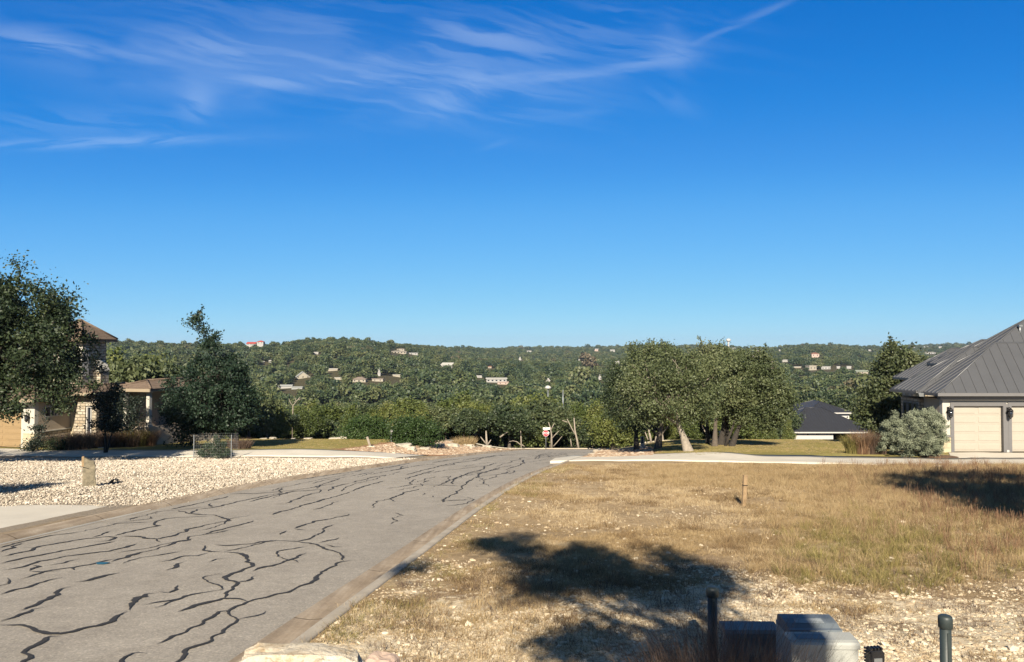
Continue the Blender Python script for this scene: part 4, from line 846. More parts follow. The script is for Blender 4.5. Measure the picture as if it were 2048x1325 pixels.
far_house(1840, 730, 15, 3, 'far_cream', 'far_green_roof', 'pale green roof close beside the garage roof', 'gable', 0, .5, 1)
for i, (x, y, w_) in enumerate(((1800, 699, 7), (1826, 698, 8), (1852, 697, 10), (1880, 697, 8), (1740, 703, 6), (1560, 703, 5), (1468, 699, 6))):
    far_house(x, y, w_, 2.5, 'far_white', 'far_white', 'tiny white house among the trees of the far skyline', 'gable', 0, .5, 0, group='tiny white houses on the far skyline')
# water tower
Y = float(np.interp(1457, _rx, _rd))*.985; p = at(1457, 697, Y); s = Y/F; z1 = at(1457, 677.5, Y)[2]-p[2]
T = empty('water_tower', p, 0, 'white water tower with a round tank on the far skyline', 'water tower'); r = 4.6*s
b = MB(); b.lathe([(1.9*s*1.2, -5), (1.75*s, 4), (1.7*s, z1-9*s), (2.2*s, z1-7.2*s)], 16); b.build('shaft', 'white_paint', T)
b = MB(); b.lathe([(2.1*s, z1-7.3*s), (r*.9, z1-5.2*s), (r, z1-3.8*s), (r*.97, z1-2.4*s), (r*.75, z1-.9*s), (r*.35, z1-.15*s), (.1, z1)], 20); b.build('tank', 'white_paint', T)
# tall lamp mast in the valley
def mast(px, pyb, pyt, Y, label, globe=True):
    a = at(px, pyb, Y); b_ = at(px, pyt, Y); T = empty('lamp_mast', (a[0], Y, a[2]-4), 0, label, 'lamp mast'); h = b_[2]-a[2]+4
    m = MB(); m.tube([(0, 0, 0), (0, 0, h)], [.14, .09], 8); m.build('pole', 'galv', T)
    if globe: m = MB(); m.lathe([(.1, h-.1), (.55, h+.05), (.6, h+.25), (.35, h+.5), (.05, h+.6)], 12); m.build('lamp_head', 'white_paint', T)
mast(1096, 806, 778, 135, 'grey mast with a white dome rising from the trees above the stop sign')
mast(1126, 802, 780, 150, 'bare grey pole just right of the domed mast', False)
# ------------------------------------------------------------------ trees near the camera's field
def lob(L): return [tuple(map(float, l)) for l in L]
def gp(px, py): return gnd(px, py)
# big live oak at the left edge
Yo = 35.5; base = np.array([-26.3, Yo, hz1(-26.3, Yo)]); 
def rel(px, py, Y=Yo, b=None):
    b = base if b is None else b; q = at(px, py, Y); return q-b
def lobe_px(lst, Y, b, dy=0):
    out = []
    for (px, py, rx, ry, *rest) in lst:
        k = Y/F; q = at(px, py, Y)-b; dz = rest[0] if rest else 0; out.append((q[0], dz+dy, q[2], rx*k, rx*k*.9, ry*k))
    return out
L = lobe_px([(-20, 560, 60, 62), (40, 620, 95, 60), (85, 640, 56, 50), (60, 700, 110, 70), (100, 715, 50, 54), (-60, 680, 120, 110), (30, 780, 95, 45), (140, 790, 48, 40, .4), (-90, 780, 110, 70), (5, 508, 22, 26), (108, 580, 24, 22), (122, 655, 22, 20), (0, 640, 80, 60, -1.5), (60, 700, 90, 60, 2)], Yo, base)
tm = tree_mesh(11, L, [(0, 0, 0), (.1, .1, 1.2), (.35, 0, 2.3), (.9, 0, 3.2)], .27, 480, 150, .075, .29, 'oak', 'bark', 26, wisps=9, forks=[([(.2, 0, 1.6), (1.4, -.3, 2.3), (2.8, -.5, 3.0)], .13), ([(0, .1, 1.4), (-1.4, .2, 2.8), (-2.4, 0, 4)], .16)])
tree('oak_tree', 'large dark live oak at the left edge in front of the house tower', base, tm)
# two trees left and right of each other in the lawn behind the cage
b2 = gp(472, 896); Y2 = b2[1]
L = lobe_px([(432, 755, 60, 45), (425, 805, 88, 50), (470, 805, 40, 46), (436, 708, 30, 42), (395, 670, 18, 45), (446, 672, 12, 30), (412, 690, 12, 30), (360, 790, 30, 50), (470, 840, 36, 28), (385, 850, 45, 34), (410, 830, 80, 42, 2), (480, 760, 20, 35), (340, 830, 22, 30)], Y2, b2)
tm = tree_mesh(12, L, [(0, 0, 0), (.02, 0, .8), (-.1, 0, 1.9), (-.8, 0, 3.2), (-1.3, 0, 5.2)], .16, 330, 130, .085, .28, 'oak_blue', 'bark_dark', 22, wisps=12)
tree('elm_tree', 'dark elm with a thin twiggy leader standing on the lawn behind the wire cage', b2, tm)
b3 = gp(211, 906.5); Y3 = b3[1]
L = lobe_px([(212, 790, 26, 30), (200, 830, 24, 26), (232, 840, 20, 22), (196, 735, 11, 24), (188, 800, 14, 18), (222, 850, 14, 12)], Y3, b3)
tm = tree_mesh(13, L, [(0, 0, 0), (-.02, 0, .7), (-.02, 0, 1.5), (.0, 0, 2.6)], .085, 44, 85, .075, .20, 'young', 'bark_dark', 14, forks=[([(.08, 0, .0), (.25, 0, .8), (.5, 0, 1.6), (.6, 0, 2.4)], .05)], wisps=4)
tree('young_tree', 'young dark leaved tree with two thin stems between driveway and gravel', b3, tm)
b3b = gp(252, 894); L = lobe_px([(250, 830, 30, 36), (268, 800, 18, 22), (240, 850, 22, 22), (232, 800, 16, 26), (275, 845, 16, 20)], b3b[1], b3b)
tm = tree_mesh(14, L, [(0, 0, 0), (0, 0, 1.0), (.1, 0, 2.2)], .06, 60, 75, .07, .20, 'young', 'bark_dark', 8)
tree('small_tree', 'small dark tree in front of the porch of the left house', b3b, tm)
b3c = gp(75, 903); L = lobe_px([(72, 868, 14, 26), (84, 845, 8, 20), (62, 890, 16, 12)], b3c[1], b3c)
tree('small_shrub', 'dark spindly shrub at the garage corner of the left house', b3c, tree_mesh(15, L, [(0, 0, 0), (0, 0, .6), (.1, 0, 1.2)], .03, 26, 60, .06, .16, 'young', 'bark_dark', 8), cat='shrub')
for i, (px, py, w, h, rr) in enumerate(((105, 902, 34, 20, 0), (130, 899, 30, 18, 1), (155, 897, 26, 20, 0))):
    b_ = gp(px, py); L = lobe_px([(px, py-h*.5, w*.6, h*.6)], b_[1], b_)
    tree('low_shrub', ['dark rounded shrub nearest the stone wainscot', 'dark rounded shrub in the middle of the bed along the stone wall', 'dark rounded shrub under the entry quoin'][i], b_, tree_mesh(16+i, L, [(0, 0, 0), (0, 0, .2), (0, 0, .35)], .03, 22, 90, .05, .14, 'cedar_dark', 'bark_dark', 6), cat='shrub')

# the oak grove on the right lawn
M['grove_a'] = M['oak_olive']
def grove(label, px, py, lobes, seed, trunk, r0, nc, mat='oak_olive', bark='bark_dark', leaf=.082, nl=130, spread=.34, forks=None, wisps=0, dy=0, limbs=18, Yb=None):
    b = gp(px, py)
    if Yb: b = np.array([(px-CX)/F*Yb, Yb, 0]); b[2] = hz1(b[0], Yb)
    L = lobe_px(lobes, b[1], b, dy)
    return tree('oak_tree', label, b, tree_mesh(seed, L, trunk, r0, nc, nl, leaf, spread, mat, bark, limbs, forks=forks, wisps=wisps))
grove('oak with a pale trunk leaning left at the front of the grove', 1377, 903, [(1330, 745, 75, 38), (1300, 790, 70, 45), (1360, 800, 70, 38), (1400, 760, 52, 42), (1345, 828, 58, 20), (1330, 712, 40, 20), (1300, 828, 40, 16), (1400, 815, 35, 26)], 21,
      [(0, 0, 0), (-.35, 0, 1.0), (-.65, 0, 1.8), (-.75, 0, 2.6)], .27, 225, 'oak_olive', 'bark_pale', forks=[([(-.6, 0, 1.7), (-1.5, 0, 2.3), (-2.6, 0, 2.8), (-3.3, 0, 3.2)], .12), ([(-.65, 0, 1.9), (-.9, 0, 2.9), (-1.6, 0, 4)], .15)], wisps=8)
grove('stout dark trunked oak second from the left in the grove', 1316, 898, [(1290, 760, 62, 45), (1320, 730, 55, 38), (1262, 800, 45, 45), (1300, 820, 55, 30), (1348, 700, 22, 16), (1280, 700, 20, 14)], 22,
      [(0, 0, 0), (.15, 0, 1.1), (.3, 0, 2.1), (.3, 0, 3)], .26, 200, 'oak_olive', 'bark', wisps=9, dy=1, forks=[([(.1, 0, .9), (-.6, 0, 1.8), (-1.5, 0, 2.6)], .13)])
grove('leftmost oak of the grove with a straight dark trunk', 1272, 886, [(1250, 800, 42, 50), (1240, 760, 30, 40), (1268, 840, 34, 22), (1230, 810, 22, 30)], 23, [(0, 0, 0), (-.02, 0, 1.2), (-.02, 0, 2.5), (-.3, 0, 3.5)], .20, 110, 'cedar_dark', Yb=60)
grove('oak with the shortest pale foot in the middle of the grove', 1428, 888, [(1430, 745, 55, 40), (1460, 780, 60, 38), (1410, 800, 40, 30), (1450, 720, 42, 22)], 24, [(0, 0, 0), (.05, 0, 1.2), (.1, 0, 2.4), (.2, 0, 3.4)], .20, 170, 'oak_olive', 'bark', Yb=58, leaf=.088)
grove('oak with a straight dark trunk left of the pale footed one', 1415, 882, [(1410, 770, 45, 36), (1395, 740, 38, 34)], 25, [(0, 0, 0), (-.05, 0, 1.2), (-.12, 0, 2.4), (-.2, 0, 3.4)], .17, 110, 'oak_olive', Yb=62, leaf=.088)
grove('twin stemmed oak of the grove with upright dark trunks', 1440, 884, [(1480, 750, 55, 40), (1500, 790, 60, 40), (1450, 800, 48, 30), (1430, 700, 28, 16)], 26, [(0, 0, 0), (.25, 0, 1.4), (.35, 0, 2.6), (.4, 0, 3.4)], .24, 190, 'oak_olive', Yb=60, leaf=.088, wisps=4, forks=[([(.5, 0, 0), (.55, 0, 1.3), (.55, 0, 2.9)], .2)])
grove('rightmost oak of the grove with trunks leaning right and a low spreading crown', 1462, 886, [(1515, 770, 60, 42), (1532, 806, 54, 42), (1535, 840, 30, 20), (1500, 826, 46, 24), (1500, 728, 40, 24), (1560, 800, 18, 22)], 27, [(0, 0, 0), (.5, 0, 1.3), (1.0, 0, 2.2), (1.6, 0, 3.0)], .20, 240, 'oak_olive', Yb=58, leaf=.088, wisps=5, forks=[([(-.5, 0, 0), (-.1, 0, 1.0), (.35, 0, 2.2)], .13)])
# dark oak beside the right house
def treepx(name, label, px, py, lobes, seed, mat, bark='bark_dark', r0=.2, nc=160, leaf=.12, nl=90, spread=.4, Yb=None, cat='tree', hgt=3, wisps=0, group=None, up=0):
    b = gp(px, py)
    if Yb: b = np.array([(px-CX)/F*Yb, Yb, 0]); b[2] = hz1(b[0], Yb)
    L = lobe_px(lobes, b[1], b)
    return tree(name, label, b, tree_mesh(seed, L, [(0, 0, 0), (.05, 0, hgt*.33), (0, .05, hgt*.7), (.1, 0, hgt)], r0, nc, nl, leaf, spread, mat, bark, 14, wisps=wisps, up=up), cat=cat, group=group)
treepx('oak_tree', 'tall dark oak between the white walled house and the grey roofed garage', 1790, 893, [(1795, 740, 42, 40), (1775, 790, 45, 50), (1815, 760, 42, 50), (1770, 840, 42, 40), (1790, 712, 22, 22), (1752, 822, 28, 36), (1735, 800, 18, 24), (1800, 860, 42, 36), (1775, 868, 26, 22), (1815, 720, 26, 26), (1835, 750, 22, 30)], 31, 'cedar_dark', nc=250, Yb=62, hgt=5, wisps=7, leaf=.13, r0=.3)

# low shrubs and ornamental planting
def bush(label, px, py, lobes, seed, mat, nc, leaf, nl, spread, cat='shrub', asp=.55, Yb=None, shell=.3):
    b = gp(px, py)
    if Yb: b = np.array([(px-CX)/F*Yb, Yb, 0]); b[2] = hz1(b[0], Yb)
    L = lobe_px(lobes, b[1], b); t = tree_mesh(seed, L, [(0, 0, 0), (0, 0, .25), (0, 0, .5)], .06, nc, nl, leaf, spread, mat, 'bark', 16, asp=asp, shell=shell)
    return tree('shrub', label, b, t, cat=cat)
bush('large silvery grey sage bush in front of the right house', 1830, 912, [(1828, 858, 62, 42), (1820, 882, 66, 28), (1850, 840, 38, 26), (1790, 862, 28, 30), (1870, 870, 26, 34), (1800, 895, 40, 16), (1850, 895, 42, 16)], 41, 'sage', 520, .040, 130, .085, asp=.42)
bush('broad bright green shrub left of the grey utility post', 735, 879, [(728, 855, 30, 20), (705, 862, 18, 16), (758, 858, 20, 20), (735, 872, 44, 10), (742, 846, 14, 10), (712, 850, 10, 10)], 42, 'shrub', 150, .075, 80, .30, Yb=62)
bush('broad bright green shrub right of the grey utility post', 828, 889, [(820, 860, 34, 24), (800, 868, 20, 18), (862, 866, 24, 18), (830, 880, 48, 10), (845, 852, 16, 14), (808, 848, 12, 12)], 43, 'shrub', 180, .075, 80, .30, Yb=58)
treepx('cedar_shrub', 'yellow green round cedar just left of the stop sign', 1062, 893, [(1062, 872, 24, 18), (1050, 880, 16, 10), (1075, 868, 14, 16)], 44, 'cedar', nc=80, Yb=91, hgt=1, leaf=.14, cat='shrub')
treepx('cedar_shrub', 'rounded green cedar right of the leaning pale trunks', 1180, 893, [(1185, 868, 30, 24), (1165, 876, 20, 16), (1210, 876, 20, 16)], 45, 'cedar_dark', nc=110, Yb=90, hgt=1, leaf=.14, cat='shrub')
treepx('cedar_shrub', 'broad green cedar at the left end of the grove lawn', 1225, 890, [(1225, 850, 30, 30), (1245, 868, 24, 20), (1205, 860, 22, 26)], 46, 'cedar', nc=130, Yb=84, hgt=1.5, leaf=.14, cat='shrub')

# wooded belt beyond the crossing road: prototypes with trunk and crown, each tree placed on its own
def proto(seed, mat, kind):
    g = np.random.default_rng(seed); Lb = []; H = 1.
    if kind == 'cedar':
        for k in range(9):
            a = g.uniform(0, 6.28); q = k/8.; Lb.append((1.5*(1-q*.8)*math.cos(a)*g.random(), 1.5*(1-q*.8)*math.sin(a)*g.random(), 1.6+4.4*q, 1.9*(1-q*.62), 1.9*(1-q*.62), 1.15))
        tr = [(0, 0, 0), (.1, 0, 1.2), (.0, .1, 2.6), (.1, 0, 4.5)]; fk = [([(.2, .1, 0), (.8, .2, 1.3), (1.3, .1, 2.8)], .11)]
    elif kind == 'open':
        for k in range(8):
            a = g.uniform(0, 6.28); Lb.append((2.0*math.cos(a)*g.random()**.5, 2.0*math.sin(a)*g.random()**.5, 4.2+g.uniform(-.5, 1.5), 1.5, 1.5, 1.0))
        tr = [(0, 0, 0), (.1, 0, 1.5), (-.2, .1, 3.0), (.1, 0, 4.3)]; fk = [([(.0, .0, .9), (.9, .2, 2.3), (1.4, .1, 4)], .12), ([(.0, .0, 1.2), (-.9, -.2, 2.6), (-1.5, .1, 4)], .11)]
    else:
        for k in range(8):
            a = g.uniform(0, 6.28); Lb.append((2.2*math.cos(a)*g.random()**.5, 2.2*math.sin(a)*g.random()**.5, 3.4+g.uniform(-1.2, 1.4), 2.1, 2.1, 1.5))
        tr = [(0, 0, 0), (.1, 0, 1.2), (-.1, .1, 2.4), (.1, 0, 3.6)]; fk = None
    return tree_mesh(seed, Lb, tr, .17, 150, 62, .17, .36, mat, 'bark_pale' if kind != 'oak' else 'bark', 14, forks=fk, shell=.35)
PR = [proto(101, 'cedar', 'cedar'), proto(102, 'cedar', 'cedar'), proto(103, 'cedar', 'open'), proto(104, 'oak_olive', 'oak'), proto(105, 'cedar_dark', 'oak'), proto(106, 'cedar', 'open')]
LBL = ['yellow green cedar in the woods beyond the crossing road', 'bushy cedar in the woods beyond the crossing road', 'open crowned cedar on pale stems in the woods beyond the crossing road', 'olive oak in the woods beyond the crossing road', 'dark round oak in the woods beyond the crossing road', 'ragged open cedar with pale forked stems in the woods beyond the crossing road']
protos = []
rows_ = [(90, 4.6), (94.5, 5.0), (99.5, 5.4), (105, 5.8), (112, 6.4), (120, 7)]
cnt = 0
g = np.random.default_rng(77)
def wooded(px, Y):
    return True
for (Yr_, sp) in rows_:
    x = -.36*Yr_
    while x < .56*Yr_:
        X = x+g.normal()*.8; Yj = Yr_+g.normal()*1.2; px = CX+F*X/Yj; x += sp*g.uniform(.75, 1.2)
        if px < 480 or px > 1860: continue
        if 1530 < px < 1760 and Yj < 125: continue
        k = g.choice(6, p=[.26, .2, .15, .14, .12, .13]); z = hz1(X, Yj)
        topy = 812+g.normal()*12
        if px < 860: topy = 816+g.normal()*11
        if 860 < px < 1200: topy = 806+g.normal()*10
        want = max((HY-topy)/F*Yj*1.0-z, 3.2); hh = {0: 6.9, 1: 6.9, 2: 6.6, 3: 6.0, 4: 6.0, 5: 6.6}[k]
        s = want/hh; s = min(max(s, .5), 1.55)
        first = len([q for q in protos if q[0] == k]) == 0
        if first: o = tree('woodland_tree', LBL[k], (X, Yj, z), PR[k], g.uniform(0, 6.28), (s*1.05, s*1.05, s), group='trees of the wooded belt beyond the crossing road'); protos.append((k, o))
        else:
            o = copy_tree([q[1] for q in protos if q[0] == k][0], (X, Yj, z), g.uniform(0, 6.28), (s*g.uniform(.95, 1.25), s*g.uniform(.95, 1.25), s))
        cnt += 1
P_ = {k: o for k, o in protos}
def put(k, px, Y, topy, label, grp='trees round the left house', wide=1.1, lift=0):
    X = (px-CX)/F*Y; z = hz1(X, Y)-lift; want = (HY-topy)/F*Y-z; hh = [6.9, 6.9, 6.6, 6.0, 6.0, 6.6][k]; s = want/hh
    return copy_tree(P_[k], (X, Y, z), g.uniform(0, 6.28), (s*wide, s*wide, s), label, grp)
# trees behind the left house and the elm
for i, (k, px, Y, ty, w) in enumerate(((3, 262, 68, 692, .9), (1, 300, 71, 712, .9), (4, 345, 70, 722, .9), (0, 225, 74, 704, .9), (3, 385, 76, 712, .9), (4, 318, 63, 770, 1.), (3, 500, 80, 772, .9), (1, 535, 84, 790, .9), (4, 470, 74, 752, .9), (0, 560, 86, 812, .9), (4, 360, 64, 800, 1.), (4, 425, 68, 780, 1.), (1, 180, 80, 715, .9), (4, 130, 82, 720, .9))):
    put(k, px, Y, ty, ['olive tree rising nearest behind the porch roof', 'yellow green tree right of the porch roof', 'dark tree between porch and elm', 'yellow green tree directly behind the tower', 'olive tree behind the top of the elm', 'dark low tree right against the porch column', 'olive tree right of the elm', 'bushy cedar right of the elm at the lawn edge', 'dark tree hidden behind the elm crown', 'low yellow green cedar at the back of the left lawn', 'dark low tree behind the wire cage', 'dark low tree directly behind the elm trunk', 'bushy cedar behind the tower left side', 'dark tree behind the garage roof'][i], wide=w)
for i, (k, px, Y, ty, w) in enumerate(((4, 1560, 120, 812, .9), (3, 1600, 178, 795, .9), (1, 1640, 182, 800, .9), (4, 1690, 180, 782, .9), (0, 1735, 170, 790, .9), (1, 1575, 100, 838, .8), (3, 1665, 190, 790, 1), (4, 1620, 200, 780, 1), (0, 1545, 95, 850, .8), (1, 1500, 96, 838, 1), (0, 1340, 94, 838, 1), (1, 1400, 96, 836, 1), (3, 1455, 98, 838, 1), (0, 1290, 92, 842, 1), (4, 1790, 165, 800, 1), (3, 1760, 175, 800, 1))):
    put(k, px, Y, ty, ['dark oak at the left end of the dark roof', 'olive oak behind the dark roof left part', 'bushy cedar behind the dark roof ridge', 'dark oak behind the dark roof right part', 'yellow green cedar right of the dark roof', 'low bushy cedar before the white wall left end', 'olive oak farther behind the dark roof', 'dark oak farthest behind the dark roof', 'low yellow green cedar right of the grove at the lawn edge', 'bushy cedar behind the right trunks of the grove', 'yellow green cedar seen under the leaning oak', 'bushy cedar seen between the grove trunks', 'olive oak seen behind the twin stems', 'yellow green cedar behind the leftmost grove trunk', 'dark oak touching the right of the dark roof', 'olive oak between dark roof and tall dark oak'][i], 'trees behind the right lawn', wide=w)
print('wood trees', cnt)

# bare pale stems along the road edge
def dead_tree(label, px, py, Y, limbs, r, mat='bark_pale', cat='dead tree'):
    b = np.array([(px-CX)/F*Y, Y, 0]); b[2] = hz1(b[0], Y); z0 = b[2]; T = empty('dead_tree', b, 0, label, cat); k = Y/F; m = []
    for i, L in enumerate(limbs):
        tb = MB(); P = []
        for (x, y) in L: q = at(x, y, Y)-b; P.append(q)
        if i == 0: P[0] = np.array([P[0][0], 0, -.2])
        rr = r*(1 if i == 0 else .6); tb.tube(P, [rr*(1-.6*j/(len(P)-1)) for j in range(len(P))], 7); m.append(tb)
        tb.build('trunk' if i == 0 else 'limb', mat, T)
dead_tree('pale forked bare trunk right behind the stop sign', 1104, 894, 88.5, [[(1104, 894), (1103, 870), (1101, 857), (1097, 845)], [(1102, 860), (1106, 852), (1109, 846)], [(1107, 893), (1115, 884), (1124, 873)], [(1104, 877), (1112, 868), (1118, 862)]], .11)
dead_tree('pale leaning bare trunk with a long left limb right of the stop sign', 1158, 893, 88.3, [[(1158, 893), (1154, 880), (1150, 862), (1148, 836)], [(1152, 872), (1144, 858), (1134, 838)], [(1135, 845), (1124, 841)], [(1143, 893), (1141, 878)]], .15)
dead_tree('pale straight bare trunk left of the stop sign with fallen limbs', 1043, 893, 88.4, [[(1043, 893), (1042, 876), (1041, 860)], [(1042, 891), (1034, 884), (1026, 882), (1018, 884)], [(1044, 890), (1050, 894)]], .11)
dead_tree('stout pale broken trunk beside the left rock bed', 975, 893, 88.2, [[(975, 893), (973, 880), (972, 862)], [(974, 892), (982, 880)], [(972, 888), (961, 874)], [(1000, 875), (1012, 866), (1024, 860)]], .18)
dead_tree('bare silvery tree standing above the bushes left of the green shrubs', 585, 826, 95, [[(585, 835), (586, 812), (592, 804), (600, 795)], [(586, 814), (580, 804), (578, 798)], [(592, 804), (590, 796)], [(595, 800), (604, 798)]], .09)
dead_tree('short pale stump with two prongs behind the grove lawn', 1300, 882, 84, [[(1303, 884), (1300, 872), (1297, 858)], [(1296, 880), (1290, 864)], [(1310, 884), (1314, 866)]], .16)
dead_tree('grey leaning dead trunk behind the left porch plants', 338, 862, 60, [[(338, 866), (332, 852), (325, 840)]], .16, 'bark')

# shade trees that stand beside and behind the viewpoint
def shade(label, X, Y, lobes, seed, h=3, nc=90, nl=70, leaf=.10, spread=.35, r0=.2):
    z = hz1(X, Y); return tree('shade_tree', label, (X, Y, z), tree_mesh(seed, lob(lobes), [(0, 0, 0), (.1, 0, h*.4), (0, .1, h*.8), (0, 0, h)], r0, nc, nl, leaf, spread, 'oak', 'bark', 12))
SUN_EL, SUN_AZ = R(31), R(6)       # the sun stands behind the viewpoint; shadows fall away from it, slightly to the right
SUNV = np.array([-math.sin(SUN_AZ)*math.cos(SUN_EL), -math.cos(SUN_AZ)*math.cos(SUN_EL), math.sin(SUN_EL)])
def caster(px, py, Yc, r, ry=None):
    G = gnd(px, py); t = (G[1]-Yc)/-SUNV[1]; q = G+SUNV*t; return (q[0], q[1], q[2], r, ry or r, r)
sh = [(1020, 1092, .50), (985, 1088, .28), (1060, 1110, .45), (1100, 1150, .55), (1150, 1105, .35), (1180, 1130, .55), (1230, 1155, .50), (1290, 1172, .55), (1350, 1185, .45), (1240, 1190, .28), (1160, 1165, .4), (1330, 1115, .35), (1375, 1130, .40), (1420, 1155, .38), (1400, 1180, .35), (1075, 1180, .25), (1300, 1198, .25),
      (1160, 1275, .22), (1110, 1300, .22), (1200, 1300, .3), (1250, 1320, .35), (1330, 1300, .25), (1400, 1290, .3), (1440, 1300, .28), (1380, 1330, .35), (1440, 1350, .35), (1440, 1230, .12), (815, 1138, .16)]
T = tree('shade_tree', 'oak behind the viewpoint that shades the dry grass', (1.2, -3.6, hz1(1.2, -3.6)), (lambda b: tree_mesh(61, [(l[0]-b[0], l[1]-b[1], l[2]-b[2], l[3], l[4], l[5]) for l in [caster(*s[:2], -3.4, s[2]) for s in sh]],
     [(0, 0, 0), (.1, 0, 2), (0, .1, 4), (.1, 0, 5.6)], .16, 300, 60, .065, .19, 'oak', 'bark', 16, shell=.2))(np.array([1.2, -3.6, hz1(1.2, -3.6)])))
def shade2(label, base, targets, Yc, seed, nc=90, nl=60, h=3.):
    b = np.array([base[0], base[1], hz1(*base)]); L = []
    for (px, py, r) in targets: c = caster(px, py, Yc, r); L.append((c[0]-b[0], c[1]-b[1], c[2]-b[2], r, r*.7, r))
    return tree('shade_tree', label, b, tree_mesh(seed, L, [(0, 0, 0), (.1, 0, h*.4), (0, .1, h*.8), (0, 0, h)], .2, nc, nl, .09, .3, 'oak', 'bark', 12, shell=.2))
shade2('oak just outside the left of the view shading the gravel', (-18.2, 17.0), [(20, 980, .7), (60, 975, .55), (95, 971, .35), (-40, 985, .9), (-100, 985, 1.), (120, 968, .15)], 17.2, 62, 90, 60, 2.4)
shade2('oak just outside the right of the view shading the tall grass', (18.5, 12.8), [(1790, 958, .5), (1830, 960, .6), (1870, 955, .6), (1920, 955, .7), (1980, 955, .8), (2040, 960, .9), (1850, 985, .8), (1900, 1000, .6), (1780, 972, .3), (2040, 1035, .5), (2000, 1030, .4), (1950, 1000, 1.0), (2040, 1000, 1.3), (2060, 1030, .9), (1800, 965, .45), (1900, 975, .8), (2000, 975, 1.2), (2120, 1000, 1.8), (1990, 1020, .6)], 13.2, 63, 380, 80, 5.0)
shade2('oak farther left outside the view shading the left driveway', (-29.5, 26), [(20, 915, 1.2), (80, 913, 1.0), (-60, 915, 1.5), (130, 916, .6), (-20, 925, .8)], 27, 64, 120, 60, 4.0)

# ------------------------------------------------------------------ loose props
def rockbox(name, label, loc, size, rz, seed, mat='lime', cat='boulder', group=None, sub=3, rough=.09):
    g = np.random.default_rng(seed); bm = bmesh.new(); bmesh.ops.create_cube(bm, size=1)
    bmesh.ops.bevel(bm, geom=bm.edges[:], offset=.10, segments=1, affect='EDGES'); bmesh.ops.triangulate(bm, faces=bm.faces)
    bmesh.ops.subdivide_edges(bm, edges=bm.edges[:], cuts=sub, use_grid_fill=True)
    ph = g.uniform(0, 50, 3)
    for v in bm.verts:
        c = v.co.copy(); n = c.normalized() if c.length else c
        d = (float(fbm(c.x*2.3+ph[0]+c.z*1.7, c.y*2.3+ph[1]+c.z, seed, 3))-.5)*rough*5.5
        taper = 1-.22*(c.z+.5)*(g.random()*.15+.9); c.x *= taper; c.y *= taper
        c = c+n*d; v.co = (c.x*size[0], c.y*size[1], c.z*size[2])
    me = bpy.data.meshes.new(name); bm.to_mesh(me); bm.free(); me.materials.append(M[mat]); 
    o = link(name, me); o.location = [float(q) for q in loc]; o.rotation_euler = (0, 0, rz); return tag(o, label, cat, group)
def on(px, py, dz=0): p = gnd(px, py); return p+np.array([0, 0, dz])
# foreground limestone rocks
M['pinkish'] = plain('pinkish_stone', (.62, .46, .36), .9, .3, 6, .6)
q = at(604, 1312, 6.0); rockbox('limestone_rock', 'long white limestone rock at the bottom edge beside the kerb', (q[0], q[1], q[2]-.17), (1.16, .40, .44), .04, 3, 'lime', sub=7, rough=.035)
q = at(765, 1326, 5.6); rockbox('pinkish_rock', 'small pinkish rock right of the long limestone rock', (q[0], q[1], q[2]-.06), (.26, .2, .22), -.3, 8, 'pinkish', sub=4, rough=.05)
# left rock bed boulders
for i, (px, py, w, h, d, lab) in enumerate(((807, 896, 34, 9, 1.1, 'long flat white slab at the left of the boulder pile'), (838, 889, 26, 9, .9, 'white block on top of the boulder pile'), (823, 903, 18, 11, .8, 'white block at the front of the boulder pile'),
        (850, 900, 20, 6, .8, 'flat yellowish slab right of the boulder pile'), (862, 896, 14, 6, .6, 'small angular white rock right of the boulder pile'), (880, 893, 18, 6, .8, 'thin tilted white slab left of the large low boulder'),
        (907, 894, 26, 8, 1.0, 'large low white boulder in the middle of the red rock bed'), (937, 894, 24, 6, .8, 'low white boulder second from the right end of the bed'), (974, 894.5, 22, 4, .7, 'flattest white boulder at the right end of the bed'))):
    p = on(px, py); k = p[1]/F; rockbox('boulder', lab, p+np.array([0, 0, h*k*.35]), (w*k, d, h*k), rng.uniform(-.3, .3), 20+i, 'white_stone', group='white boulders of the left rock bed')
for i, (px, w, h, lab) in enumerate(((672, 28, 5, 'long pale boulder at the right end of the lawn edge row'), (688, 16, 7, 'taller pale boulder touching the green shrub'), (618, 16, 4, 'pale boulder in the middle of the lawn edge row'), (546, 14, 5, 'pale boulder near the elm in the lawn edge row'), (528, 14, 3, 'low pale boulder left of the one near the elm'), (588, 8, 3, 'smallest pale boulder of the lawn edge row'), (404, 9, 5, 'pale boulder seen through the wire cage'), (1290, 0, 0, ''), (760, 14, 3, 'low pale boulder between the two green shrubs'))):
    if not w: continue
    Yb = 66.; X = (px-CX)/F*Yb; k = Yb/F; rockbox('boulder', lab, (X, Yb, hz1(X, Yb)+h*k*.3), (w*k, .7, h*k), rng.uniform(-.2, .2), 40+i, 'white_stone', group='pale boulders along the back of the left lawn')
for i, (px, py, w, h, lab) in enumerate(((1190, 895, 14, 4, 'flat brown slab at the top of the right rock bed'), (1205, 896.5, 16, 3, 'tilted brown slab at the lawn corner of the right rock bed'), (1192, 903, 12, 4, 'brown edging slab halfway down the right rock bed'), (1182, 909, 12, 3, 'pale edging slab at the lower end of the right rock bed'))):
    p = on(px, py); k = p[1]/F; rockbox('edging_slab', lab, p+np.array([0, 0, h*k*.3]), (w*k, .35, h*k), .5, 60+i, 'concrete_old', group='edging slabs of the right rock bed', cat='stone slab')

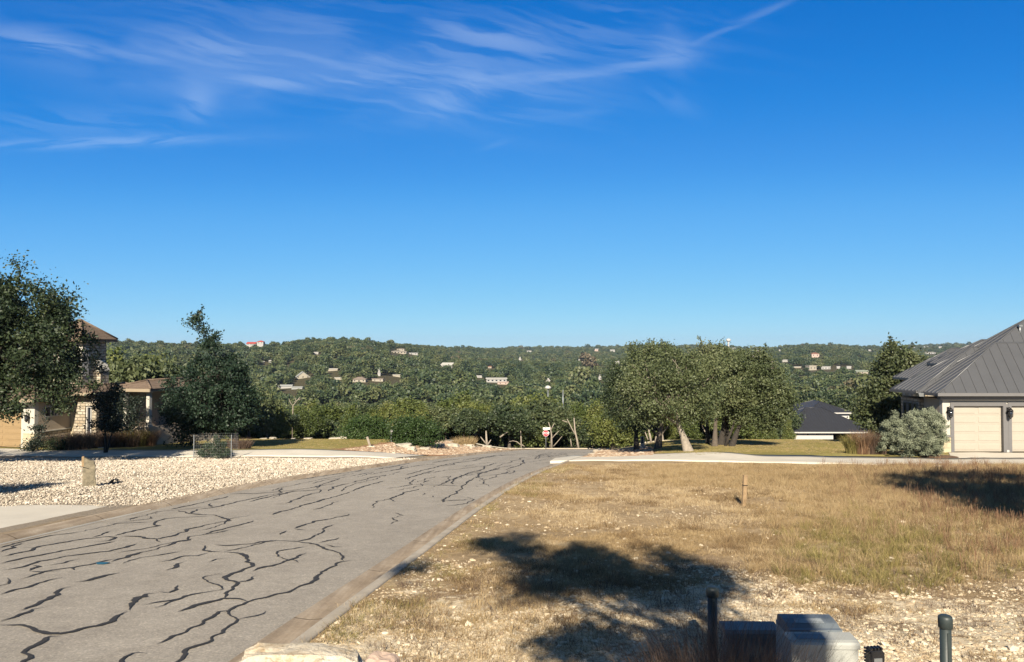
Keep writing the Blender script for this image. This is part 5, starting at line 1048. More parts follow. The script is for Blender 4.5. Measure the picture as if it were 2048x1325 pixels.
# standing stone with wire and the dark landscape light
p = on(178, 974); k = p[1]/F; W = .38; Hh = 59*k
S = empty('standing_stone', p, .42, 'upright weathered limestone slab standing in the white gravel', 'standing stone')
def slab():
    bm = bmesh.new(); pl = [(-W*.5, -.15), (W*.5+.03, -.15), (W*.52, .22), (W*.47, .32), (W*.46, Hh*.72), (W*.34, Hh*.86), (W*.05, Hh*.90), (-W*.25, Hh*.97), (-W*.5, Hh*1.02)]
    b = MB(); b.prism(pl, -.07, .09); me = b.mesh('slab', 'lime'); bm.from_mesh(me); bmesh.ops.triangulate(bm, faces=bm.faces); bmesh.ops.subdivide_edges(bm, edges=bm.edges[:], cuts=3)
    for v in bm.verts: d = (float(fbm(v.co.x*9+v.co.z*3, v.co.z*9+v.co.y*5, 7, 3))-.5)*.035; v.co += v.co.normalized()*d
    bm.to_mesh(me); bm.free(); return me
M['old_stone'] = plain('lichen_limestone', (.33, .28, .19), .95, .45, 9, .8, c2=(.13, .115, .08))
sm_ = slab(); sm_.materials[0] = M['old_stone']; link('slab', sm_, S)
b = MB(); b.box(-W*.5-.03, -W*.5+.045, -.075, .095, Hh*.68, Hh*1.03, .01); b.build('wood_batten', 'wood', S)
b = MB(); z = Hh*.70; b.tube([(-W*.5-.1, -.12, z+.02), (-W*.5-.03, -.10, z), (-W*.2, -.09, z-.05), (0, -.088, z-.09)], .008, 5); b.tube([(W*.46, -.08, z), (W*.56, -.08, z+.01)], .008, 5); b.build('wire', 'cast_iron', S)
p = on(226, 969); L_ = empty('landscape_light', p, 0, 'small black spotlight on a cable in the white gravel', 'light')
b = MB(); b.tube([(0, 0, -.1), (0, 0, .09)], .014, 6); b.tube([(0, 0, .09), (-.07, 0, .16)], .02, 6); b.build('spike', 'cast_iron', L_)
b = MB(); b.tube([(-.10, .0, .06), (-.03, 0, .10), (.02, 0, .17)], [.05, .045, .03], 10); b.build('lamp_head', 'cast_iron', L_); b = MB(); b.tube([(.06, 0, .19), (.17, .02, .13)], [.035, .045], 8); b.build('hood', 'cast_iron', L_)
b = MB(); b.tube([(-.06, 0, .05), (-.2, .03, .02), (-.42, .1, .02), (-.62, .15, .03)], .011, 5); b.build('cable', 'cast_iron', L_)

# wooden survey stakes
p = on(1487.5, 1013); k = p[1]/F; S = empty('wooden_stake', p, .25, 'short weathered wooden post with a dark wire band in the dry field', 'stake'); h = 62*k
b = MB(); b.box(-.055, .055, -.045, .045, -.2, h, .008); o = b.build('post', 'wood', S); o.rotation_euler = (0, R(3.5), 0)
b = MB(); b.box(-.06, .062, -.05, .05, h*.66, h*.685); b.build('wire_band', 'cast_iron', S).rotation_euler = (0, R(3.5), 0)
b = MB(); b.tube([(-.055, -.03, h*.78), (-.09, -.06, h*.80), (-.06, -.03, h*.76)], .006, 5); b.build('nail', 'cast_iron', S)
p = on(741, 895); k = p[1]/F; S = empty('leaning_stake', p, 0, 'leaning pale wooden stake at the left end of the red rock bed', 'stake'); b = MB(); b.box(-.075, .075, -.05, .05, -.2, 22*k, .01)
o = b.build('board', 'bark_pale', S); o.rotation_euler = (0, R(-18), 0); b = MB(); b.box(-.2, .3, -.1, .1, -.05, .09, .02); b.build('foot_stone', 'lime', S)

# wire cage with a small juniper
p = on(430, 917); k = p[1]/F; Cg = empty('wire_cage', p, 0, 'square wire mesh tree guard on metal posts in the white gravel', 'wire cage'); r = 37*k; h = 47*k
for (x, y) in ((-r, -.35), (r, -.35)): b = MB(); b.box(x-.022, x+.022, y-.02, y+.02, -.2, h+.03); b.build('post', 'galv', Cg)
b = MB(); n = 22; cor = [(-r, -.35), (r, -.35), (r, .75), (-r, .75), (-r, -.35)]
for (x0, y0), (x1, y1) in zip(cor[:-1], cor[1:]):
    Lh = math.hypot(x1-x0, y1-y0); nn = int(Lh/.13)
    for i in range(1, nn): t = i/nn; b.tube([(x0+(x1-x0)*t, y0+(y1-y0)*t, 0), (x0+(x1-x0)*t, y0+(y1-y0)*t, h)], .0022, 4, False)
    for j in range(10): z = .03+j*(h-.05)/9; b.tube([(x0, y0, z), (x1, y1, z)], .0022, 4, False)
b.build('wire_mesh', 'galv', Cg)
M['juniper'] = foliage('juniper_leaves', [(0., (.018, .035, .018)), (.5, (.045, .075, .04)), (1., (.10, .14, .08))])
pj = p+np.array([0, .35, 0]); Lj = lobe_px([(430, 905, 32, 9), (432, 893, 22, 12), (436, 882, 12, 12), (415, 903, 16, 8), (450, 908, 16, 7)], pj[1], pj)
tree('juniper', 'small blue green juniper growing inside the wire cage', pj, tree_mesh(71, Lj, [(0, 0, 0), (0, 0, .3), (-.1, 0, .7), (-.3, 0, 1.1)], .035, 90, 60, .045, .09, 'juniper', 'bark_pale', 16, asp=.4), cat='shrub')

# stop sign with a street name blade
p = on(1091.5, 898.5); p = np.array([p[0], min(p[1], 77.5), 0]); p[0] = (1091.5-CX)/F*p[1]; p[2] = hz1(p[0], p[1])-.05; k = p[1]/F
S = empty('stop_sign', p, 0, 'red octagonal stop sign with a white street name blade above it', 'stop sign'); zc = at(1092, 867, p[1])[2]-p[2]; rr = 6.6*k
b = MB(); b.tube([(0, 0, -.3), (0, 0, zc+rr+.35)], .04, 8); b.build('pole', 'galv', S)
M['sign_red'] = plain('sign_red', (.55, .04, .05), .45, .1, 2, 0); M['sign_white'] = plain('sign_white', (.85, .85, .85), .45, .05, 2, 0)
def octo(r): return [(r*math.cos(math.pi/8+i*math.pi/4), zc+r*math.sin(math.pi/8+i*math.pi/4)) for i in range(8)]
b = MB(); b.prism(octo(rr), -.06, -.045); pn = b.build('sign_panel', 'sign_white', S); b = MB(); b.prism(octo(rr*.93), -.066, -.0605); b.build('red_face', 'sign_red', pn)
cu = bpy.data.curves.new('stop_text', 'FONT'); cu.body = 'STOP'; cu.align_x = 'CENTER'; cu.align_y = 'CENTER'; cu.size = rr*.86; cu.extrude = .002; cu.offset = rr*.012
to = bpy.data.objects.new('lettering_source', cu); COL.objects.link(to); bpy.context.view_layer.update(); me = bpy.data.meshes.new_from_object(to.evaluated_get(bpy.context.evaluated_depsgraph_get())); bpy.data.objects.remove(to)
me.materials.clear(); me.materials.append(M['sign_white']); lo = link('lettering', me, pn); lo.rotation_euler = (R(90), 0, 0); lo.location = (0, -.070, zc)
b = MB(); zb = at(1093, 857.5, p[1])[2]-p[2]; b.box(-.30, .42, -.025, -.010, zb-.11, zb+.11); b.build('street_name_blade', 'sign_white', S)
# grey utility post between the shrubs
p = on(783, 885); k = p[1]/F; S = empty('utility_post', p, 0, 'slim grey utility marker post between the two green shrubs', 'marker post'); b = MB(); b.box(-.07, .07, -.05, .05, -.2, 20*k, .015); b.build('post', 'galv', S); b = MB(); b.lathe([(.10, 20*k), (.12, 20*k+.10), (.06, 20*k+.17)], 10); b.build('cap', 'white_paint', S)
# white meter pedestal under the grove
Ym = 62.; X = (1284-CX)/F*Ym; S = empty('meter_pedestal', (X, Ym, hz1(X, Ym)), 0, 'white electric meter pedestal beside the leftmost grove trunk', 'meter pedestal'); k = Ym/F
b = MB(); b.box(-.14, .17, -.1, .1, -.2, 25*k, .01); b.build('cabinet', 'white_paint', S)
for z in (.58, .76, .92): b = MB(); b.tube([(-.04, -.10, 25*k*z), (-.04, -.16, 25*k*z)], .085, 12); b.build('meter', 'cast_iron', S)
Ym = 62.; X = (1451-CX)/F*Ym; S = empty('white_drum', (X, Ym+1, hz1(X, Ym+1)), 0, 'white rounded tank seen between the grove trunks', 'tank'); b = MB(); b.lathe([(.28, -.2), (.30, .4), (.30, .95), (.2, 1.1), (.03, 1.15)], 14); b.build('tank_body', 'white_paint', S); b = MB(); b.tube([(0, 0, 1.13), (0, 0, 1.25)], .05, 8); b.build('valve', 'galv', S)
# small litter on the road
p = gnd(598*.3418, 920+592*.3418)
b = MB(); pts = [(.10*math.cos(a)*(1+.25*math.sin(3*a)), .07*math.sin(a)*(1+.2*math.cos(2*a))) for a in np.linspace(0, 6.28, 14)[:-1]]; b.prism(pts, 0, .006, 'z'); b.box(-.1, .1, -.01, .01, .004, .012)
M['blue'] = plain('blue_plastic', (.015, .10, .17), .5, .2, 3, .1); o = b.build('blue_scrap', 'blue', None, (p[0], p[1], hz1(p[0], p[1])+rz(p[0], p[1])+.012)); tag(o, 'flat blue scrap lying on the asphalt next to a tar line', 'scrap')

# pipes, pedestals and the dark muhly grass in the near right corner
M['pipe'] = plain('grey_conduit', (.038, .052, .052), .5, .3, 7, .1); M['ped'] = plain('grey_green_cabinet', (.42, .43, .40), .55, .08, 3, .05); M['ped_blue'] = plain('weathered_cabinet_lid', (.17, .20, .225), .5, .2, 4, .05, bscale=20); M['label_grey'] = plain('faded_label', (.42, .46, .48), .6, .5, 22, 0)
def pipe(px, py, Y, d, label):
    q = at(px, py, Y); g = hz1(q[0], Y); T = empty('conduit_riser', (q[0], Y, g), 0, label, 'pipe'); h = q[2]-g; r = d/2
    b = MB(); b.tube([(0, 0, -.2), (0, 0, h-.07)], r, 20); b.build('riser', 'pipe', T); b = MB(); b.lathe([(r*1.04, h-.095), (r*1.26, h-.09), (r*1.26, h-.025), (r*1.18, h-.008), (r*.9, h)], 20); b.build('cap', 'pipe', T)
    b = MB(); b.box(-r*.25, r*.25, -r*1.02-.006, -r*.9, .05, h-.12); b.build('seam', 'pipe', T)
pipe(1424.5, 1174, 7.1, .092, 'grey capped conduit riser behind the dark feathery grass'); pipe(1890.5, 1231, 5.6, .080, 'grey capped conduit riser standing right of the cabinets')
def ground_at(px, Y): return hz1((px-CX)/F*Y, Y)
# front cabinet
Y = 5.35; a = at(1583, 1288, Y); c = at(1716, 1300, Y); g = ground_at(1650, Y); Wc = c[0]-a[0]; zt = a[2]-g; dpt = .15
T = empty('utility_cabinet', (a[0], Y, g), R(-1), 'pale grey utility cabinet lowest and nearest in the bottom corner', 'utility cabinet')
b = MB(); b.prism([(0, -.2), (0, zt-.02), (.02, zt+.0), (.03, zt+.008), (dpt, zt+.014), (dpt, -.2)], 0, Wc, 'x'); b.build('body', 'ped', T)
b = MB(); b.prism([(-.012, zt-.035), (-.012, zt-.004), (.0, zt+.010), (.03, zt+.018), (dpt+.01, zt+.025), (dpt+.01, zt+.0145), (.03, zt+.0085), (.001, zt+.0005), (.0, zt-.035)], -.008, Wc+.008, 'x'); b.build('lid', 'ped', T)
b = MB(); b.prism([(.035, zt+.019), (.12, zt+.0235), (.12, zt+.027), (.035, zt+.0225)], .06, .26, 'x'); b.build('lid_plate', 'ped_blue', T)
# rear cabinet with the curved blue lid
Y = 5.75; a = at(1580, 1268, Y); c = at(1684, 1270, Y); tp = at(1566, 1228, Y+.26)
g = ground_at(1625, Y); Wc = c[0]-a[0]; zt = a[2]-g; zh = tp[2]-g
T = empty('utility_cabinet', (a[0], Y, g), R(-1.5), 'utility cabinet with a curved blue grey lid and round lock', 'utility cabinet')
b = MB(); b.box(.01, Wc-.01, .03, .36, -.2, zt-.02); b.build('body', 'ped', T)
prof = [(0, zt-.03), (.0, zt+.03), (.04, zt+(zh-zt)*.50), (.10, zt+(zh-zt)*.80), (.18, zt+(zh-zt)*.97), (.26, zh), (.30, zh-.02), (.30, zt-.03)]
b = MB(); b.prism(prof, 0, Wc, 'x'); b.build('lid', 'ped_blue', T)
b = MB(); b.prism([(.098, zt+(zh-zt)*.80), (.17, zt+(zh-zt)*.96), (.170, zt+(zh-zt)*.985), (.094, zt+(zh-zt)*.82)], .08, .30, 'x'); b.build('faded_label', 'label_grey', T)
b = MB(); zl = zt+(zh-zt)*.17; b.tube([(Wc*.52, -.012, zl), (Wc*.52, .03, zl)], .018, 16); b.build('lock', 'galv', T); b = MB(); b.tube([(Wc*.52, -.018, zl), (Wc*.52, .0, zl)], .011, 12); b.build('lock_core', 'cast_iron', T)
b = MB(); b.box(Wc*.66, Wc*.76, -.03, .0, zt-.035, zt-.005, .006); b.tube([(Wc*.69, -.02, zt-.01), (Wc*.71, -.03, zt+.03), (Wc*.74, -.02, zt-.01)], .006, 6); b.build('padlock', 'cast_iron', T)
# left low cabinet in the shade
Y = 6.3; a = at(1453, 1262, Y); c = at(1560, 1265, Y); g = ground_at(1500, Y); Wc = c[0]-a[0]; zt = a[2]-g
T = empty('utility_cabinet', (a[0], Y, g), R(-1), 'dark blue grey low cabinet half hidden by feathery grass', 'utility cabinet')
b = MB(); b.box(.01, Wc-.01, .01, .2, -.2, zt-.05); b.build('body', 'ped_blue', T); b = MB(); b.prism([(-.01, zt-.06), (-.01, zt-.02), (.02, zt), (.2, zt+.01), (.22, zt-.06)], -.01, Wc+.01, 'x'); b.build('lid', 'ped_blue', T)
# black finned light
q = at(1750, 1296, 5.2); g = ground_at(1750, 5.2); T = empty('ground_spotlight', (q[0], 5.2, q[2]), R(8), 'black finned spotlight at the bottom edge right of the cabinets', 'spotlight')
b = MB(); b.box(-.045, .045, -.03, .04, -.14, -.012, .006)
for i in range(6): b.box(-.052, .052, .038, .052, -.13+i*.022, -.12+i*.022)
for i in range(4): x = -.040+i*.0245; b.box(x, x+.012, -.02, .03, -.012, .004)
b.build('housing', 'cast_iron', T); b = MB(); b.box(-.03, .03, -.036, -.029, -.11, -.06); b.build('face_plate', 'galv', T)
for sx in (-1, 1): b = MB(); b.box(sx*.052-.006, sx*.052+.006, -.02, .02, -.15, -.03); b.build('bracket', 'cast_iron', T)
b = MB(); b.tube([(0, 0, g-q[2]-.1), (0, 0, -.13)], .018, 8); b.build('stem', 'cast_iron', T)

# feathery grass clumps as single plants
def clump(label, px, py, Y, h, rad, seed, mat, n=420, w=.006, group=None, lean=.5, name='muhly_grass', cat='grass clump'):
    if py is not None: b = gnd(px, py)
    else: X = (px-CX)/F*Y; b = np.array([X, Y, hz1(X, Y)])
    me = tuft_mesh('blades', seed, n, h, rad, w, mat, lean, 4, .45); o = link(name, me); o.location = [float(q) for q in b]; tag(o, label, cat, group, 'thing'); return o
for i, (px, Y, h, mat, lab) in enumerate(((1350, 5.3, .92, 'muhly', 'brown feathery grass clump left of the conduit riser'), (1405, 5.0, 1.12, 'muhly', 'red brown feathery grass clump in front of the conduit riser'), (1465, 5.1, 1.05, 'muhly', 'dark feathery grass clump in front of the low cabinet'), (1530, 4.9, 1.05, 'muhly', 'feathery grass clump against the left side of the cabinets'), (1390, 5.7, .8, 'muhly', 'small feathery grass clump behind the red brown one'), (1580, 4.7, .95, 'muhly', 'feathery grass clump leaning over the nearest cabinet'))):
    clump(lab, px, None, Y, h, .5, 200+i, mat, 520, .0034, 'feathery grass clumps by the cabinets', .5)
OG = 'ornamental grasses along the left house'
for i, (px, py, h, mat, lab) in enumerate(((128, 899, 1.0, 'muhly', 'darkest ornamental grass beside the rounded shrubs'), (160, 898, 1.1, 'muhly', 'brown ornamental grass left of the young tree'), (185, 896, 1.15, 'muhly', 'brown ornamental grass behind the young tree left stem'), (205, 896, 1.1, 'muhly', 'brown ornamental grass directly behind the young tree'), (222, 895, 1.15, 'redg', 'pinkish ornamental grass just right of the young tree'),
        (240, 894, 1.2, 'greeng', 'yellow green ornamental grass under the first porch column'), (256, 894, 1.15, 'muhly', 'pinkish brown ornamental grass between the yellow green ones'), (272, 893, 1.2, 'greeng', 'yellow green ornamental grass in front of the porch wall middle'), (290, 892, 1.1, 'redg', 'pinkish ornamental grass under the right porch column'), (318, 886, .9, 'greeng', 'green spiky plant just right of the porch'), (340, 884, .8, 'greeng', 'broad low green plant at the end of the planting'), (142, 898, 1.0, 'muhly', 'brown ornamental grass against the entry wall'))):
    clump(lab, px, py, 0, h*1.15, 1.5, 230+i, mat, 900, .018, OG, .6, 'ornamental_grass')
for i, (px, py, h, mat, lab) in enumerate(((1706, 907, 1.25, 'greeng', 'yellow green ornamental grass left of the sage bush'), (1726, 908, 1.5, 'redg', 'reddish ornamental grass just left of the sage bush'), (1744, 908, 1.5, 'muhly', 'dark ornamental grass touching the sage bush'), (1758, 908, 1.3, 'muhly', 'darkest ornamental grass behind the sage bush left side'))):
    clump(lab, px, py, 0, h, .8, 250+i, mat, 800, .02, 'ornamental grasses beside the right house', .42, 'ornamental_grass')
clump('tawny grass tuft around the foot of the elm', 480, 898, 0, .8, 1.4, 260, 'muhly', 500, .02, None, .5)
clump('tawny dry grass tuft behind the red rock bed', 930, 892, 0, 1.0, 2.2, 261, 'dry', 700, .03, None, .5)
clump('pale dry grass hummock between woods and grove lawn', 1225, 893, 0, 1.0, 3.5, 262, 'dry', 900, .03, None, .5)
b = MB()
for (px, py) in ((1882, 915),): p = on(px, py); pts = [(1.1*math.cos(a), .8*math.sin(a)) for a in np.linspace(0, 6.28, 18)[:-1]]; b.add([(p[0]+x, p[1]+y, p[2]+.02) for x, y in pts]+[(p[0]+x*.5, p[1]+y*.5, p[2]+.09) for x, y in pts]+[(p[0], p[1], p[2]+.11)], [(i, (i+1) % 17, 17+(i+1) % 17, 17+i) for i in range(17)]+[(17+i, 17+(i+1) % 17, 34) for i in range(17)], True)
M['mulch'] = plain('brown_mulch', (.20, .12, .07), .95, .5, 9, 1., bscale=60); o = b.build('mulch_bed', 'mulch'); tag(o, 'brown mulch mound between sage bush and garage apron', None, None, 'structure')

# ------------------------------------------------------------------ scattered stuff
def pick(n, X0, X1, Y0, Y1, w):
    X = rng.uniform(X0, X1, n); Y = rng.uniform(Y0, Y1, n); k = rng.uniform(0, 1, n) < w(X, Y); return X[k], Y[k]
def on3(X, Y, dz=0): return np.stack([X, Y, hz(X, Y)+dz], 1)
def rot3(n, tilt=.0): return np.stack([rng.normal(0, tilt, n) if tilt else np.zeros(n), rng.normal(0, tilt, n) if tilt else np.zeros(n), rng.uniform(0, 6.283, n)], 1)
# white gravel bed on the left
YG = lambda X: 0
drv_top = np.array([gnd(x, y)[:2] for x, y in ((-140, 917), (0, 912), (60, 912), (200, 913.5), (460, 914), (640, 914.5), (735, 915), (786, 917.5))])
def gravel_w(X, Y):
    e = XL(np.clip(Y, -40, 80)); lim = np.interp(X, drv_top[:, 0], drv_top[:, 1]); ok = (X < e-.03) & (Y < lim-.1) & (Y > 20.45) & (X > -.75*Y-2); return ok*np.clip(26/Y, .45, 1.)
X, Y = pick(190000, -34, -2, 20, 42, gravel_w); n = len(X)
S_ = rng.lognormal(math.log(.041), .45, n)*(1+.45*sst(Y, 24, 40)); S_ = np.clip(S_, .02, .20)
scatter('white_gravel', 'white crushed limestone gravel covering the lot left of the road', 'gravel', on3(X, Y, rng.uniform(-.015, .035, n)), [stone_mesh('gravel_stone_%d' % i, 300+i, 'pebble', .62, 1, .2) for i in range(6)], np.stack([S_, S_*rng.uniform(.7, 1.1, n), S_], 1), rot3(n, .3))
print('gravel', n)
# strays on the kerb and at the driveway edge
Ys = rng.uniform(20.5, 38, 420); Xs = XL(Ys)+np.abs(rng.normal(0, .22, 420)); Yd = 20.3-np.abs(rng.normal(0, .22, 160)); Xd = rng.uniform(-17, -10.6, 160)
Ps = np.concatenate([np.stack([Xs, Ys, hz(Xs, Ys)+np.where(Xs-XL(Ys) > .3, RD+.03, .035)], 1), np.stack([Xd, Yd, hz(Xd, Yd)+.03], 1)])
scatter('stray_gravel', 'stray white stones spilled on the kerb and the near driveway', 'gravel', Ps, [stone_mesh('stray_stone_%d' % i, 310+i, 'pebble', .62, 1, .2) for i in range(3)], np.clip(rng.lognormal(math.log(.028), .4, len(Ps)), .012, .07), rot3(len(Ps), .3))
# red rock beds
def red_w(X, Y):
    e = XR(np.clip(Y, -40, 80)); l = XL(np.clip(Y, -40, 80)); px, py = in_view_px(X, Y)
    a = (X > e+.1) & (X < e+4.2) & (Y > 44) & (Y < 72) & (py < 916); b = (X < l-.1) & (X > l-7.0) & (Y > 48) & (Y < 75) & (py < 909)
    return (a | b)*1.
X, Y = pick(60000, -22, 16, 43, 76, red_w); n = len(X); S_ = np.clip(rng.lognormal(math.log(.20), .35, n), .08, .5)
scatter('red_gravel', 'reddish river rock filling the beds at both road corners', 'gravel', on3(X, Y, 0), [stone_mesh('red_stone_%d' % i, 320+i, 'redrock', .6, 1, .2) for i in range(5)], np.stack([S_, S_*.8, S_*.7], 1), rot3(n, .2))
# caliche stones in the near right field
def cal_w(X, Y):
    e = XR(np.clip(Y, -40, 80)); px, py = in_view_px(X, Y); f = fbm(X*.6, Y*.6, 33, 3)
    d = .12+.95*sst(py, 1120, 1210)*sst(px, 950, 1350)+.35*sst(py, 1150, 1300); return (X > e+.05)*(px < 2500)*np.clip(d*(.25+1.6*sst(f, .35, .65)), 0, 1)
X, Y = pick(175000, -3, 11, 4.7, 12.5, cal_w); X2, Y2 = pick(60000, -2, 16, 12.5, 31, cal_w); X = np.r_[X, X2]; Y = np.r_[Y, Y2]; n = len(X); S_ = np.clip(rng.lognormal(math.log(.021), .60, n)*np.where(Y > 12.5, 1.35, 1), .009, .14)
scatter('caliche_gravel', 'loose pale caliche stones on the bare ground of the near field', 'gravel', on3(X, Y, rng.uniform(-.006, .004, n)), [stone_mesh('caliche_stone_%d' % i, 340+i, 'caliche', .6, 1, .22) for i in range(6)], np.stack([S_*1.15, S_*.9, S_*.8], 1), rot3(n, .25))
print('caliche', n)
# short dry turf
DT = [tuft_mesh('dry_tuft_%d' % i, 400+i, 34, h_, r_, .0042, m_, 1.1, 2, .7) for i, (h_, r_, m_) in enumerate(((.085, .26, 'dry'), (.10, .24, 'dry'), (.06, .30, 'dry_pale'), (.075, .30, 'dry_pale'), (.10, .22, 'dry_dark'), (.12, .20, 'dry_dark'), (.10, .24, 'greeng')))]
def turf_w(X, Y):
    e = XR(np.clip(Y, -40, 80)); px, py = in_view_px(X, Y); f = fbm(X*.7, Y*.7, 51, 4); rk = sst(py, 1120, 1250)*sst(px, 1000, 1450)
    return (X > e+.03)*(px < 2500)*(px > 300)*np.clip(1.15*sst(f, .38+.20*rk, .58+.12*rk)+.07*(1-.5*rk), 0, 1)*(Y < 36.2)
X, Y = pick(38000, -3, 17, 4.8, 16, turf_w); X2, Y2 = pick(48000, -1, 33, 16, 36.5, turf_w); X = np.r_[X, X2]; Y = np.r_[Y, Y2]; n = len(X); S_ = rng.uniform(.5, 1.35, n)*np.where(Y > 16, 1.45, 1)
px, py = in_view_px(X, Y); f1 = fbm(X*.45, Y*.45, 81, 4); f2 = fbm(X*1.3+7, Y*1.3, 82, 3); u = rng.random(n)
idx = np.where(u < sst(f1, .40, .60)*.8, rng.choice([2, 3], n), np.where(u > 1-.75*sst(f2, .48, .66), rng.choice([4, 5], n), rng.choice([0, 1], n))); idx = np.where((rng.random(n) < .3*(1-sst(X-XR(Y), .3, 1.6))), 6, idx)
scatter('dry_turf', 'short dry brown turf of the near field', 'grass', on3(X, Y, -.004), DT, np.stack([S_, S_, S_*rng.uniform(.5, 1.3, n)], 1), rot3(n, .05), idx); print('turf', n)
# kerb edge turf on the near left and lawns
LT = [tuft_mesh('lawn_tuft_%d' % i, 420+i, 26, .06, .5, .012, 'lawn_g', .9, 2, .6) for i in range(3)]+[tuft_mesh('lawn_tuft_%d' % 9, 429, 26, .08, .5, .012, 'dry', 1., 2, .6)]
def lawn_w(X, Y):
    e = XR(np.clip(Y, -40, 80)); l = XL(np.clip(Y, -40, 80)); px, py = in_view_px(X, Y)
    a = (X > e+4.4) & (Y > 42.2) & (Y < 80) & (px < 1900) & (py < 907.5+.0*px); b = (X < l-7.3) & (Y > 47.5) & (Y < 67) & (px > 330); return (a | b)*1.
X, Y = pick(42000, -34, 40, 42, 80, lawn_w); n = len(X); S_ = rng.uniform(.5, 1.2, n)
scatter('lawn_grass', 'yellowing mown lawn grass on both sides of the road', 'grass', on3(X, Y, -.005), LT, S_, rot3(n, .05), rng.choice(4, n, p=[.28, .28, .22, .22]))
# tall meadow grass on the right
TG = [tuft_mesh('tall_straw_0', 440, 30, .42, .22, .006, 'straw', .7, 4, .5), tuft_mesh('tall_straw_1', 441, 34, .36, .30, .006, 'dry', .8, 4, .5),
      tuft_mesh('tall_green_2', 442, 34, .34, .30, .007, 'greeng', .8, 4, .5), tuft_mesh('tall_green_3', 443, 34, .26, .34, .007, 'greeng', .9, 4, .5),
      tuft_mesh('tall_red_4', 444, 16, .62, .20, .005, 'redg', .22, 4, .4, True), tuft_mesh('tall_red_5', 445, 20, .50, .20, .005, 'redg', .3, 4, .4, True), tuft_mesh('tall_dry_6', 446, 26, .22, .34, .006, 'dry', 1.0, 3, .5)]
def tall_w(X, Y):
    px, py = in_view_px(X, Y); f = fbm(X*.5, Y*.5, 61, 3); e = XR(np.clip(Y, -40, 80))
    edge = 1185-.06*np.abs(px-1750)+30*(f-.5)*2; m = sst(px, 1440, 1720)*(py < edge)*(py > 936)*sst(edge-py, 0, 25)
    m2 = (py > 930)*(py < 975)*sst(px, 1200, 1420)*.7; d = np.maximum(m, m2); return (X > e+1)*(px < 2500)*np.clip(d*(.5+.9*f), 0, 1)*(Y < 35.2)
X, Y = pick(42000, 2, 31, 9, 35.4, tall_w); n = len(X); px, py = in_view_px(X, Y); f = fbm(X*.8, Y*.8, 71, 3); u = rng.random(n)
green = sst(px, 1500, 1650)*sst(py, 1000, 1090)*(1-sst(px, 1850, 1980)*.55); redz = sst(px, 1560, 1900)*(1-sst(py, 1150, 1190))*np.clip(sst(f, .35, .65)+.15, 0, 1)*(.35+.65*sst(px, 1780, 1960))
idx = np.where(u < redz*.30, rng.choice([4, 5], n), np.where(rng.random(n) < green*.6, rng.choice([2, 3, 0], n, p=[.42, .38, .2]), rng.choice([1, 6], n, p=[.38, .62])))
S_ = rng.uniform(.45, 1.1, n)*np.where(Y > 24, .95, .82)*np.where((idx >= 4) & (idx < 6), .95, 1)
scatter('meadow_grass', 'tall dry and reddish meadow grass on the right of the field', 'grass', on3(X, Y, -.01), TG, S_, rot3(n, .06), idx); print('tall', n)
# a few darker weed tufts on the bare ground
WT = [tuft_mesh('weed_%d' % i, 470+i, 44, .14, .34, .004, 'muhly', 1.0, 3, .6) for i in range(3)]
def weed_w(X, Y): px, py = in_view_px(X, Y); return (X > XR(Y)+.3)*(py > 1120)*(px > 700)*(px < 2500)*1.
X, Y = pick(900, -2, 12, 5, 14.5, weed_w); n = len(X); scatter('weeds', 'small brown weed tufts on the bare caliche', 'weeds', on3(X, Y, 0), WT, rng.uniform(.5, 1.2, n))
# debris along the gutter
X = []; Y = rng.uniform(5, 40, 700); X = XR(Y)-rng.choice([.2, .74], 700)+rng.normal(0, .035, 700); S_ = rng.uniform(.008, .03, 700)
scatter('gutter_debris', 'grit and dry leaves along the gutter', 'debris', np.stack([X, Y, hz(X, Y)+RD+.015], 1), [stone_mesh('grit_%d' % i, 480+i, 'caliche', .4, 1, .2) for i in range(2)], S_)

# ------------------------------------------------------------------ far woods: crowns by the ten thousand
def crown_far(seed, n=210, kind=0):
    g = np.random.default_rng(seed); Lb = []
    for k in range(6): a = g.uniform(0, 6.28); r = g.random()**.5*1.6; Lb.append((r*math.cos(a), r*math.sin(a), 3.2+g.uniform(-.8, 1.0)+(.8 if kind else 0), 2.2, 2.2, 1.7+(.5 if kind else 0)))
    P = lobe_points(Lb, n, g, .5); V, Q, t = leafcloud(P, .50, g.uniform(0, 1, n), g, .8, .25); return npmesh('far_crown_%d' % seed, V, Q, 'far', t)
FC = [crown_far(500+i, 330, i % 2) for i in range(7)]
pts = []
for (r0, r1, sp, sc) in ((122, 420, 7.5, 1.15), (420, 900, 8.4, 1.35), (900, 1600, 9.4, 1.32), (1600, 2500, 13., 1.6), (2500, 3700, 22., 2.5)):
    ny_ = int((r1-r0)/sp)
    for j in range(ny_):
        Yj = r0+(j+.5)*sp; hw = .74*Yj; m = int(2*hw/sp); X = -hw+(np.arange(m)+.5)*sp+rng.normal(0, sp*.28, m); Yv = Yj+rng.normal(0, sp*.28, m); pts.append(np.stack([X, Yv, sc*rng.lognormal(0, .24 if r0 < 800 else .15, m)], 1))
P = np.concatenate(pts); X, Y, S_ = P.T; S_ = np.where(Y < 420, np.clip(S_*.72, .5, .9), S_); pxs = CX+F*X/Y; yr = np.interp(pxs, _rx, _rd); keep = (Y < yr*1.06) & (rng.random(len(X)) > .05)
keep &= ~((Y < 205) & (pxs > 1540) & (pxs < 1775)); keep &= ~((Y < 125) & (pxs > 480) & (pxs < 1860))
